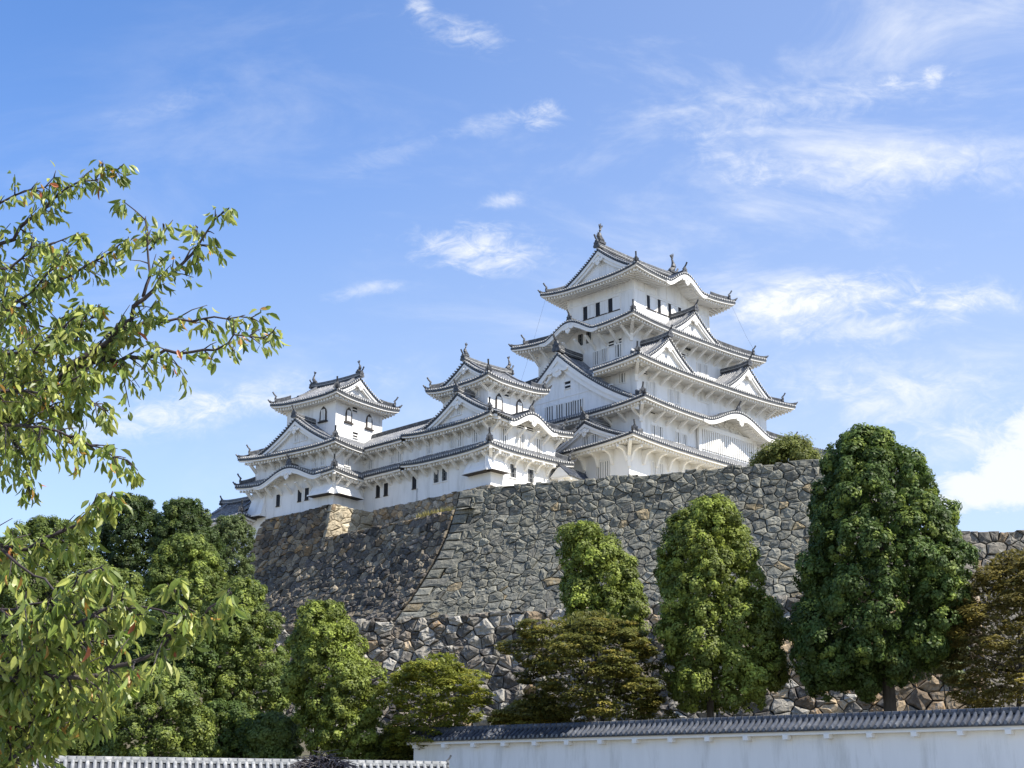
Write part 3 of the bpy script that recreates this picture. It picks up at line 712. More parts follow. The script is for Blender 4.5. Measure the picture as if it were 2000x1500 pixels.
for px, py in [(544, 977), (586, 967.6), (600, 964.4)]: wpx(uk, 'W', px, py, 7.15, wd=.72, ht=1.45, kind='open')

# ------------------------------------------------------------------ two-storey gallery between the two small keeps
gk = Bld('castle_gallery', 'long two-storey white gallery joining the two small turrets', 'castle gallery', ncx, ncy, TH + R(.55), 35.0)
G2, G1 = (-5.5, 2.5, 6.0, 27), (-5.65, 2.5, 6.0, 27)
walls(gk, G1, 35, 44.0); walls(gk, G2, 43.5, 47.9)
skirt(gk, (-7.25, 3, 7.6, 28.5), G2, 43.65, 44.7, G1, .0, sides='W', hips='', rafter=.5)
gable_len = 0
skirt(gk, (-7.15, 3.9, 7.6, 28.5), (-1.7, -1.5, 4.0, 30.0), 47.25, 50.3, G2, .0, sides='W', hips='', rafter=.5)
rb = MB(); rb.beam([(-1.6, y, 50.25) for y in (3.5, 12, 20, 29)], .5, .5, RIDGE); rb.beam([(-1.6, y, 50.75) for y in (3.5, 12, 20, 29)], .3, .12, RIB); gk.mk(rb, 'main_ridge')
eb = MB(); eb.grid([[(-1.6, 4, 50.2), (-1.6, 30, 50.2)], [(3.9, 4, 47.2), (3.9, 30, 47.2)]], TILE); gk.mk(eb, 'rear_roof')
brackets(gk, 'W', (-5.65, 2.5, 7.2, 23), 43.2, 1.35, 1.15, 1.7); brackets(gk, 'W', (-5.5, 2.5, 7.2, 23), 46.8, 1.35, 1.15, 1.7)
for px, py in [(725, 903), (767, 892), (781, 889), (839, 873)]: wpx(gk, 'W', px, py, 5.5, wd=.95, ht=1.7)
for px, py in [(739, 959), (754.5, 955.5), (810, 942)]: wpx(gk, 'W', px, py, 5.65, wd=.8, ht=1.5, kind='open')
for px, py in [(853, 931), (869, 927)]: wpx(gk, 'W', px, py, 5.65, wd=.85, ht=1.5, bars=2, kind='grid')
# ------------------------------------------------------------------ stone walls
def stone_material(name, lich, warm=False):
    m = bpy.data.materials.new(name); m.use_nodes = True; nt = m.node_tree; b = nt.nodes['Principled BSDF']; L = nt.links.new
    b.inputs['Roughness'].default_value = .9; b.inputs['Specular IOR Level'].default_value = .2
    at_ = nt.nodes.new('ShaderNodeAttribute'); at_.attribute_name = 'Col'
    tc = nt.nodes.new('ShaderNodeTexCoord')
    def nz(scale, a, b_, detail=8, rough=.7):
        n = nt.nodes.new('ShaderNodeTexNoise'); n.inputs['Scale'].default_value = scale; n.inputs['Detail'].default_value = detail; n.inputs['Roughness'].default_value = rough
        L(tc.outputs['Object'], n.inputs['Vector']); r = nt.nodes.new('ShaderNodeMapRange'); r.clamp = True; L(n.outputs['Fac'], r.inputs[0]); r.inputs[1].default_value = a; r.inputs[2].default_value = b_
        return r.outputs[0], n.outputs['Fac']
    def mix(f, a, c):
        x = nt.nodes.new('ShaderNodeMix'); x.data_type = 'RGBA'; L(f, x.inputs[0]); L(a, x.inputs[6])
        if isinstance(c, tuple): x.inputs[7].default_value = (*c, 1)
        else: L(c, x.inputs[7])
        return x.outputs[2]
    f1, raw = nz(4.5, .35, .7); sc1 = nt.nodes.new('ShaderNodeMapRange'); L(raw, sc1.inputs[0]); sc1.inputs[1].default_value = .3; sc1.inputs[2].default_value = .7; sc1.inputs[3].default_value = .6; sc1.inputs[4].default_value = 1.4
    vm = nt.nodes.new('ShaderNodeVectorMath'); vm.operation = 'SCALE'; L(at_.outputs['Color'], vm.inputs[0]); L(sc1.outputs[0], vm.inputs['Scale'])
    big, _ = nz(.16, .42, .66, 4, .6); sm, _ = nz(1.8, .52, .64); mu = nt.nodes.new('ShaderNodeMath'); mu.operation = 'MULTIPLY'; L(big, mu.inputs[0]); L(sm, mu.inputs[1])
    c = mix(mu.outputs[0], vm.outputs[0], lich)
    d, _ = nz(.9, .55, .75, 6, .6); md = nt.nodes.new('ShaderNodeMath'); md.operation = 'MULTIPLY'; L(d, md.inputs[0]); md.inputs[1].default_value = .6
    c = mix(md.outputs[0], c, (.055, .055, .05))
    L(c, b.inputs['Base Color'])
    bp = nt.nodes.new('ShaderNodeBump'); bp.inputs['Strength'].default_value = .8; bp.inputs['Distance'].default_value = .12
    n3 = nt.nodes.new('ShaderNodeTexNoise'); n3.inputs['Scale'].default_value = 3.2; n3.inputs['Detail'].default_value = 8; n3.inputs['Roughness'].default_value = .65
    L(tc.outputs['Object'], n3.inputs['Vector']); L(n3.outputs['Fac'], bp.inputs['Height']); L(bp.outputs[0], b.inputs['Normal'])
    return m
STONE_A = stone_material('grey_stone', (.26, .265, .235)); STONE_B = stone_material('lichen_stone', (.37, .35, .31)); STONE_SUNLIT = stone_material('sunlit_stone', (.36, .31, .22))
GAP = mat('stone_joint', (.035, .034, .03), .95, .3, 2)

def clip(poly, nx, ny, c):
    """keep the part of the polygon with nx*x+ny*y <= c"""
    out = []; n = len(poly)
    for i in range(n):
        a, b = poly[i], poly[(i + 1) % n]; da = nx * a[0] + ny * a[1] - c; db = nx * b[0] + ny * b[1] - c
        if da <= 0: out.append(a)
        if (da < 0 < db) or (db < 0 < da):
            t = da / (da - db); out.append((a[0] + (b[0] - a[0]) * t, a[1] + (b[1] - a[1]) * t))
    return out

def stone_wall(name, p0, p1, zt, H, seed, bat=(.12, .010), left=(0, 0), sw=1.35, sh=.95, pal=None, material=None, quoin=None, top=None, parent=None, jag=.22, warm=None, relief=1.0, small=.45, ends=(True, True), rclip=None):
    """dry stone wall from p0 to p1 (left to right as seen), top at zt, H high, leaning back towards the top.
    left: how far the left end flares out (linear, quadratic in depth); quoin: (stone height, long, short) at the left corner;
    top(s): depth of the wall top below zt"""
    rnd = random.Random(seed); p0 = Vector((p0[0], p0[1], 0)); p1 = Vector((p1[0], p1[1], 0)); Ls = (p1 - p0).length; ax = (p1 - p0) / Ls; out = ax.cross(Vector((0, 0, 1)))
    top = top or (lambda s: 0)
    def pt(s, h, o):
        hh = max(h, 0); sl = left[0] * hh + left[1] * hh * hh
        s2 = s - sl * max(0, 1 - s / Ls); d = bat[0] * hh + bat[1] * hh * hh
        return p0 + ax * s2 + out * (d + o) + Vector((0, 0, zt - h))
    V, Fc, C, Mi = [], [], [], []
    pal = pal or [(.17, .17, .15), (.21, .21, .18), (.14, .14, .13), (.24, .23, .20)]
    def stone(poly, col, proud, tilt):
        n = len(poly)
        if n < 3: return
        cx = sum(p[0] for p in poly) / n; cy = sum(p[1] for p in poly) / n
        # a few extra points so the outline is not a perfect polygon
        q = []
        for i in range(n):
            a, b = poly[i], poly[(i + 1) % n]; q.append(a); l = math.hypot(b[0] - a[0], b[1] - a[1])
            if l > .4: t = rnd.uniform(.35, .65); q.append((lerp(a[0], b[0], t) + (cx - a[0]) * rnd.uniform(-.03, .09), lerp(a[1], b[1], t) + (cy - a[1]) * rnd.uniform(-.03, .09)))
        n = len(q); size = math.sqrt(sum((p[0] - cx) ** 2 + (p[1] - cy) ** 2 for p in q) / n)
        i0 = len(V); tx, ty = tilt
        for fr, o in ((.975, -.45), (.955, proud * .35), (.80, proud), (.42, proud * 1.25)):
            for (x, y) in q:
                k = fr * (rnd.uniform(.97, 1.01) if fr > .9 else rnd.uniform(.9, 1.1))
                xx, yy = cx + (x - cx) * k, cy + (y - cy) * k
                oo = o + ((x - cx) * tx + (y - cy) * ty) * (1 if fr < .97 else 0) + (rnd.uniform(-.05, .05) * relief if fr < .9 else 0)
                V.append(tuple(pt(xx, yy, oo)))
        V.append(tuple(pt(cx, cy, proud * 1.3 + rnd.uniform(-.05, .08))))
        for r in range(3):
            for i in range(n):
                j = (i + 1) % n; Fc.append((i0 + r * n + i, i0 + (r + 1) * n + i, i0 + (r + 1) * n + j, i0 + r * n + j)); C.append(col)
        for i in range(n):
            Fc.append((i0 + 3 * n + i, i0 + 4 * n, i0 + 3 * n + (i + 1) % n)); C.append(col)
    def colour(s, h):
        c = rnd.choice(pal); k = rnd.uniform(.78, 1.18); c = [v * k for v in c]
        if warm:
            wv = warm(s, h)
            if rnd.random() < wv: c = [c[0] * 1.35, c[1] * 1.12, c[2] * .85]
        return (*c, 1)
    # stones of very different sizes: a power diagram over a jittered, roughly coursed lattice, small stones wedged between
    AN = 1.3; seeds = []; rows = int(H / sh) + 3
    for r in range(-1, rows):
        y = (r + .5) * sh; x = -3 + rnd.uniform(0, sw)
        while x < Ls + 3:
            big = rnd.random(); k = .55 if big < .3 else (1.0 if big < .8 else 1.5)
            seeds.append((x + rnd.uniform(-.35, .35) * sw, (y + rnd.uniform(-.42, .42) * sh) * AN, rnd.uniform(-.25, .12) * sw * sh + (.22 * sw * sh if big > .85 else 0))); x += sw * k * rnd.uniform(.8, 1.2)
    for _ in range(int(Ls * H / (sw * sh) * small)):
        seeds.append((rnd.uniform(0, Ls), rnd.uniform(0, H) * AN, -rnd.uniform(.2, .42) * sw * sh))
    cell = {}; cs = max(sw, sh * AN) * 1.5
    for i, (x, y, w_) in enumerate(seeds): cell.setdefault((int(x // cs), int(y // cs)), []).append(i)
    ql = quoin[2] if quoin else 0
    for i, (x, y, w_) in enumerate(seeds):
        tp = top(x)
        if y / AN < tp - sh or y / AN > H + sh or x < -1.5 or x > Ls + 1.5: continue
        poly = [(x - 2.5, y - 2.5), (x + 2.5, y - 2.5), (x + 2.5, y + 2.5), (x - 2.5, y + 2.5)]
        gx, gy = int(x // cs), int(y // cs)
        for a in range(gx - 2, gx + 3):
            for b in range(gy - 2, gy + 3):
                for j in cell.get((a, b), []):
                    if j == i: continue
                    x2, y2, w2 = seeds[j]; dx, dy = x2 - x, y2 - y
                    poly = clip(poly, dx, dy, (x2 * x2 - x * x + y2 * y2 - y * y - w2 + w_) / 2)
                    if len(poly) < 3: break
        if len(poly) < 3: continue
        poly = [(p, q / AN) for p, q in poly]; y = y / AN
        poly = clip(clip(clip(clip(poly, -1, 0, -ql), 1, 0, Ls), 0, -1, -tp), 0, 1, H)
        if rclip and len(poly) > 2: sl_ = .02 + .029 * max(y, 0); poly = clip(poly, 1, sl_, rclip(y) + sl_ * y)
        if len(poly) < 3: continue
        ar = abs(sum(poly[k][0] * poly[(k + 1) % len(poly)][1] - poly[(k + 1) % len(poly)][0] * poly[k][1] for k in range(len(poly)))) / 2
        if ar < .03: continue
        up = rnd.uniform(-.06, jag)
        poly = [(a, b - up if b < tp + 1e-4 else b) for a, b in poly]
        stone(poly, colour(x, y), rnd.uniform(.0, .2) * relief, (rnd.uniform(-.13, .13) * relief, rnd.uniform(-.2, .08) * relief))
    if quoin:
        h = 0; i = 0
        while h < H:
            qh = quoin[0] * rnd.uniform(.85, 1.2); ln = (quoin[1] if i % 2 == 0 else quoin[2]) * rnd.uniform(.9, 1.1)
            stone([(0.0, h + .02), (ln, h + .02 + rnd.uniform(-.05, .05)), (ln + rnd.uniform(-.15, .15), h + qh), (0.0, h + qh)], colour(0, h), .14, (0, rnd.uniform(-.04, .02))); h += qh; i += 1
    ns = len(Fc)
    # packing behind the joints, wall top and end
    n = 48; hs = [H * i / 10 for i in range(11)]
    i0 = len(V)
    for a in range(n + 1):
        s = Ls * a / n
        for hh in hs: V.append(tuple(pt(min(s, rclip(hh) if rclip else Ls), max(hh, max(top(s - 2), top(s), top(s + 2)) + .12), -.3)))
    for a in range(n):
        for b in range(10): q = i0 + a * 11 + b; Fc.append((q, q + 1, q + 12, q + 11)); C.append((.03, .03, .027, 1))
    for end, use in ((0, ends[0]), (Ls, ends[1])):                  # return face at each end
        if not use: continue
        i1 = len(V)
        for hh in hs:
            V.append(tuple(pt(end, max(hh, top(end) + .1), .02))); V.append(tuple(pt(end, max(hh, top(end) + .1), -4)))
        for b in range(10): q = i1 + b * 2; Fc.append((q, q + 1, q + 3, q + 2)); C.append((*pal[0], 1))
    i2 = len(V)
    for a in range(n + 1): s = Ls * a / n; V.append(tuple(pt(s, top(s) + .1, 0))); V.append(tuple(pt(s, top(s) + .1, -4)))
    for a in range(n): q = i2 + a * 2; Fc.append((q, q + 2, q + 3, q + 1)); C.append((.12, .115, .08, 1))
    me = bpy.data.meshes.new(name); me.from_pydata(V, [], Fc); me.materials.append(material or STONE_A); me.materials.append(GAP)
    me.polygons.foreach_set('material_index', [0] * ns + [1] * (len(Fc) - ns) if True else None)
    ca = me.attributes.new('Col', 'FLOAT_COLOR', 'CORNER'); buf = []
    for f, c in zip(Fc, C): buf += list(c) * len(f)
    ca.data.foreach_set('color', buf); me.update()
    o = bpy.data.objects.new(name, me); COL.objects.link(o)
    if parent: o.parent = parent
    return o, pt

# the long wall in front of the keep
a0, a1 = at(897, 958, 160), at(1610, 899, 146.3); za = (a0.z + a1.z) / 2
adir = Vector((a1.x - a0.x, a1.y - a0.y, 0)).normalized()
a1x = a0 + adir * 46
PAL_A = [(.185, .18, .145), (.21, .203, .165), (.162, .158, .13), (.23, .22, .178), (.175, .172, .145), (.145, .14, .118)]
WA, ptA = stone_wall('stone_wall', a0, a1x, za, 19, 11, (.10, .011), (.10, .021), 1.12, .80, PAL_A, STONE_A, quoin=(.95, 2.9, 1.7), jag=.3, relief=.8, warm=lambda s, h: .004 * h)
tag(WA, 'long high grey stone wall with a long-and-short stone corner, right below the tall keep', 'stone wall', 'stone walls of the castle')
# the old lower wall under it
b0 = at(800, 1208, 154.8); bl = b0 - adir * 30; br = b0 + adir * 56
PAL_B = [(.17, .155, .13), (.23, .21, .175), (.12, .11, .095), (.32, .30, .26), (.19, .16, .125), (.10, .09, .08)]
WB, ptB = stone_wall('stone_wall', bl, br, b0.z, 17, 23, (.16, .006), (0, 0), 1.5, 1.05, PAL_B, STONE_B, jag=.3, warm=lambda s, h: .05 + .5 * max(0, (s - 52) / 20), relief=1.7)
tag(WB, 'rough lower stone wall of pale lichened boulders behind the row of trees', 'stone wall', 'stone walls of the castle')
# the bastion under the left turret and its lower run to the right: one plane, stepped top
Sdir = -uk.N.copy(); Sdir = Vector((math.sin(TH), -math.cos(TH), 0))
cc = at(648, 985, 176); zc = cc.z; cl = cc - Sdir * 14.2; cr = cc + Sdir * 24.6
PAL_C = [(.17, .145, .11), (.22, .185, .135), (.11, .098, .082), (.27, .225, .16), (.13, .115, .10), (.08, .072, .062)]
WC, ptC = stone_wall('stone_wall', cl, cr, zc, 22, 37, (.13, .012), (.16, .012), 1.0, .75, PAL_C, STONE_A, quoin=(.8, 2.0, 1.2), top=lambda s: 0 if s < 14.2 else 4.2, jag=.15, warm=lambda s, h: .3 * max(0, 1 - h / 8), ends=(True, False), rclip=lambda h: 36.85 - .02 * h - .0145 * h * h)
tag(WC, 'brownish stone wall below the left turret, its top stepping down to the right', 'stone wall', 'stone walls of the castle')
Edir = Vector((math.cos(TH), math.sin(TH), 0))
WR, _ = stone_wall('return_face', cc + Sdir * .05 - Edir * .15, cc + Edir * 9, zc, 5.5, 41, (.0, .0), (.13, .012), 1.15, .95, [(.40, .34, .24), (.46, .40, .29), (.34, .29, .21)], STONE_SUNLIT, jag=.1, parent=WC, ends=(False, True))  # paler, yellower palette puts the sunlight on this face into the colour
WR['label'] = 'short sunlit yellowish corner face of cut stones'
# footing under the gallery
g0 = Vector((ncx, ncy, 0)) - gk.E * 5.9 + gk.N * 25; g1 = Vector((ncx, ncy, 0)) - gk.E * 5.9 - gk.N * 6.5
_, zg = gk.on('W', 800, 982, 5.9)
WE, _ = stone_wall('stone_wall', g0, g1, zg, 5, 53, (.12, .01), (0, 0), .95, .7, [(.30, .26, .20), (.36, .31, .24), (.24, .21, .17)], STONE_A, jag=.12, warm=lambda s, h: .3)
tag(WE, 'low brownish stone footing under the white gallery, above the grassy terrace', 'stone wall', 'stone walls of the castle')
# far wall on the right
f0, f1 = at(1700, 1042, 141), at(2600, 1032, 138)
WF, _ = stone_wall('stone_wall', f0, f1, f0.z, 20, 61, (.14, .008), (0, 0), 1.35, 1.0, [(.165, .15, .125), (.19, .172, .145), (.14, .128, .11)], STONE_A, jag=.12, warm=lambda s, h: .06)
tag(WF, 'stone wall at the right edge, its top showing between the biggest tree and the orange-brown maple', 'stone wall', 'stone walls of the castle')

# ------------------------------------------------------------------ ground, terraces, sky side
GROUND = mat('ground_gravel', (.26, .25, .215), .95, .15, .6, (.20, .19, .15), .06)
def ground_z(x, y):
    def st(a, b, v): t = max(0, min(1, (v - a) / (b - a))); return t * t * (3 - 2 * t)
    z = -1.6 + 2.6 * st(30, 80, y) + 4.0 * st(84, 104, y) + 4.5 * st(104, 145, y)
    z += 21 * st(-16, -58, x) * st(104, 168, y)
    return z
gb = MB(); xs = [-4000, -1500, -600, -300, -150] + [x for x in range(-110, 111, 5)] + [150, 300, 600, 1500, 4000]
ys = [-4000, -1000, -200, -60, -20, 0] + [y for y in range(8, 240, 4)] + [300, 500, 1200, 3000, 9000]
HILL = mat('hill_soil', (.085, .075, .05), .95, .35, .5, (.06, .07, .03), .2)
gz = lambda x, y: ground_z(math.copysign(min(abs(x), 150), x), min(y, 236)) * (1 if abs(x) < 1000 else .6)
for ya, yb in zip(ys, ys[1:]): gb.grid([[(x, y, gz(x, y)) for x in xs] for y in (ya, yb)], HILL if 68 <= ya < 180 else GROUND)
tag(gb.build('ground'), None, None, None, 'structure')
TERR = mat('terrace_gravel', (.42, .38, .29), .95, .15, .8, (.30, .28, .18), .2)
tb = MB(); back = Vector((30, 250, 0))
p_ = [cc - Sdir * 14.2, cc + Sdir * 21, a0 - adir * 0, a1x]
tb.face([(cl.x + .5, cl.y + 1, zc - 4.3), (cr.x, cr.y + 1, zc - 4.3), (cr.x + 20, cr.y + 25, zc - 4.3), (30, 240, zc - 4.3), (-60, 240, zc - 4.3)], TERR)
tag(tb.build('terrace'), None, None, None, 'structure')
tb = MB(); tb.face([(a0.x, a0.y + .6, za - .25), (a1x.x, a1x.y + .6, za - .25), (a1x.x + 14, a1x.y + 80, za - .25), (a0.x + 5, a0.y + 60, za - .25)], TERR)
tag(tb.build('upper_terrace'), None, None, None, 'structure')

# ------------------------------------------------------------------ tile-topped plaster walls
def tile_wall(label, p0, p1, zt, zb_, half=1.0, rise=.75, thick=.35, pitch=.32, ends=True, blocks=2.0, light=False, group=None, drop=0):
    p0 = Vector((p0[0], p0[1], 0)); p1 = Vector((p1[0], p1[1], 0)); L_ = (p1 - p0).length; ax = (p1 - p0) / L_; out = ax.cross(Vector((0, 0, 1)))
    root = thing('plaster_wall', label, 'plaster wall', p0, 0, group); inv = -p0
    P = lambda s, d, z: ax * s + out * d + Vector((0, 0, z + drop * s / L_))
    wb = MB(); ze = zt - rise; X = ((ax + Vector((0, 0, drop / L_))).normalized(), out, Vector((0, 0, 1)))
    wb.box(P(L_ / 2, 0, (zb_ + ze - .1) / 2), (L_ / 2 - .35, thick, (ze - .1 - zb_) / 2), PLASTER, X); wb.build('wall', root)
    eb = MB(); eb.box(P(L_ / 2, 0, ze - .16), (L_ / 2 - .1, half - .12, .1), PLASTER_TRIM, X)
    s = .8
    while s < L_ - .5: eb.box(P(s, half * .45 + thick * .3, ze - .36), (.14, half * .38, .11), PLASTER_TRIM, X); s += blocks
    eb.build('eaves', root)
    rb = MB()
    for sg in (1, -1):
        rb.grid([[P(0, sg * half, ze), P(L_, sg * half, ze)], [P(0, 0, zt), P(L_, 0, zt)]], TILE); rb.grid([[P(0, sg * half, ze - .1), P(L_, sg * half, ze - .1)], [P(0, sg * half, ze), P(L_, sg * half, ze)]], TILE)
        s = pitch / 2; rr = random.Random(3)
        while s < L_:
            j = rr.uniform(-.02, .02)
            rib_path(rb, [P(s + j * .3, sg * (half + .05), ze + .02 + j), P(s, sg * half * .5, ze + rise * .5 + .03), P(s, sg * .1, zt + .02)], ax, pitch * .3, TILE2 if not light else RIB_LIT, CAP2, out * sg); s += pitch
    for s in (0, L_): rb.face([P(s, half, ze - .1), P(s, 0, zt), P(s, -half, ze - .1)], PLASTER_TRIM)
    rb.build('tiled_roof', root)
    gb_ = MB(); gb_.beam([P(-.1, 0, zt - .02), P(L_ * .5, 0, zt - .02), P(L_ + .1, 0, zt - .02)], .28, .13, RIDGE if not light else RIB_LIT)
    rib_path(gb_, [P(-.12, 0, zt + .13), P(L_ + .12, 0, zt + .13)], out, .11, TILE2 if not light else RIB_LIT)
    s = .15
    while s < L_: gb_.box(P(s, 0, zt + .17), (.03, .12, .085), RIDGE if not light else RIB_LIT, X); s += .42
    gb_.build('main_ridge', root)
    class _B: pass
    for s, dv in ((-.1, -ax), (L_ + .1, ax)):
        ob = MB(); oni(None, ob, P(s, 0, zt - .15), dv, .45); ob.build('ridge_end_tile', root)
    return root
TILE2 = mat('blue_grey_shaded_tile', (.045, .053, .07), .5, .4, 2.5, (.11, .117, .13), 1.6, spec=.35)  # dark tile, deepened so the long roof's shade sits in its colour
RIB_LIT = mat('pale_sunlit_tile', (.22, .225, .225), .5, .3, 3.5, (.42, .415, .40), 2.0, spec=.4)  # lit copy of the wall tile: sunlight put into the paler colour
CAP2 = mat('grey_cap', (.13, .14, .155), .5, .3, 4)
h0, h1 = at(808, 1430, 95), at(2000, 1391, 71); hd = (h1 - h0)
h1 = h0 + hd * 1.25
tile_wall('long white plaster wall under dark blue-grey tiles crossing the lower right', h0, h1, h0.z, -2, .85, .55, pitch=.34, blocks=2.3, drop=h1.z - h0.z, group='tile-topped white walls')
i0, i1 = at(-300, 1484, 71.5), at(872, 1494, 78.5)
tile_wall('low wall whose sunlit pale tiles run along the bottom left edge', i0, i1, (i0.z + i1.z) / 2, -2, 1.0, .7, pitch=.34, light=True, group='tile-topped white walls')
q0, q1 = at(1092, 916, 173), at(1142, 923, 178)
tile_wall('short plaster wall with dark tiles tucked between the right turret and the keep', q0, q1, (q0.z + q1.z) / 2, 34, 1.3, 1.2, group='tile-topped white walls')
q0, q1 = at(1560, 876, 168), at(1640, 884, 172)
tile_wall('short tiled wall end peeping out right of the shrub on the stone wall', q0, q1, (q0.z + q1.z) / 2, 34, 1.1, .9, group='tile-topped white walls')

# ------------------------------------------------------------------ small gatehouse roof left of the bastion
gc = at(458, 1012, 191)
tg = Bld('gatehouse', 'low white building with a dark ridged roof at the far left, half hidden by trees', 'gatehouse', gc.x, gc.y, TH + R(7.7), 32.0)
T1_ = (-3.0, 3.0, -4.6, 2.5); walls(tg, T1_, 32, gc.z - 1.2)
skirt(tg, (-4.4, 4.4, -6.0, 4.0), (-2.7, 2.7, -4.2, 2.2), gc.z - 1.1, gc.z - .1, T1_, .35, rafter=.44)
gable(tg, 'S', 0, 4.5, -2.5, 2.8, gc.z - .1, gc.z + 1.9, sc_=.75, board=.5, both=True, name='top_roof')
# ------------------------------------------------------------------ trees
BARK = mat('bark', (.06, .05, .04), .9, .35, 4, (.11, .10, .085), 1.5, bump=.4, stretch=(1, 1, .3))
LEAF = mat('tree_leaf', (.07, .11, .03), .55, .2, .8, spec=.35, attr=True, trans=.45)
rng = np.random.default_rng(7)
def leaf_mesh(name, pos, nor, size, col, material, parent, aspect=.6, zoff=(0, 0, 0)):
    """one four-cornered leaf per row of pos"""
    n = len(pos); nor = nor / np.linalg.norm(nor, axis=1)[:, None]
    t = rng.normal(size=(n, 3)); t -= nor * (t * nor).sum(1)[:, None]; t /= np.linalg.norm(t, axis=1)[:, None]; b = np.cross(nor, t)
    s = size[:, None]; p = pos - np.array(zoff)
    fold = nor * s * rng.uniform(-.25, .1, (n, 1))
    q = np.stack([p - t * s, p + b * s * aspect + fold, p + t * s, p - b * s * aspect + fold], 1).reshape(-1, 3)
    me = bpy.data.meshes.new(name); me.vertices.add(4 * n); me.vertices.foreach_set('co', q.astype(np.float32).ravel())
    me.loops.add(4 * n); me.loops.foreach_set('vertex_index', np.arange(4 * n, dtype=np.int32))
    me.polygons.add(n); me.polygons.foreach_set('loop_start', np.arange(0, 4 * n, 4, dtype=np.int32)); me.polygons.foreach_set('loop_total', np.full(n, 4, np.int32))
    me.materials.append(material); ca = me.attributes.new('Col', 'FLOAT_COLOR', 'POINT')
    c = np.ones((n, 4)); c[:, :3] = col; ca.data.foreach_set('color', np.repeat(c, 4, 0).astype(np.float32).ravel())
    me.update(calc_edges=True); o = bpy.data.objects.new(name, me); COL.objects.link(o)
    if parent: o.parent = parent
    return o

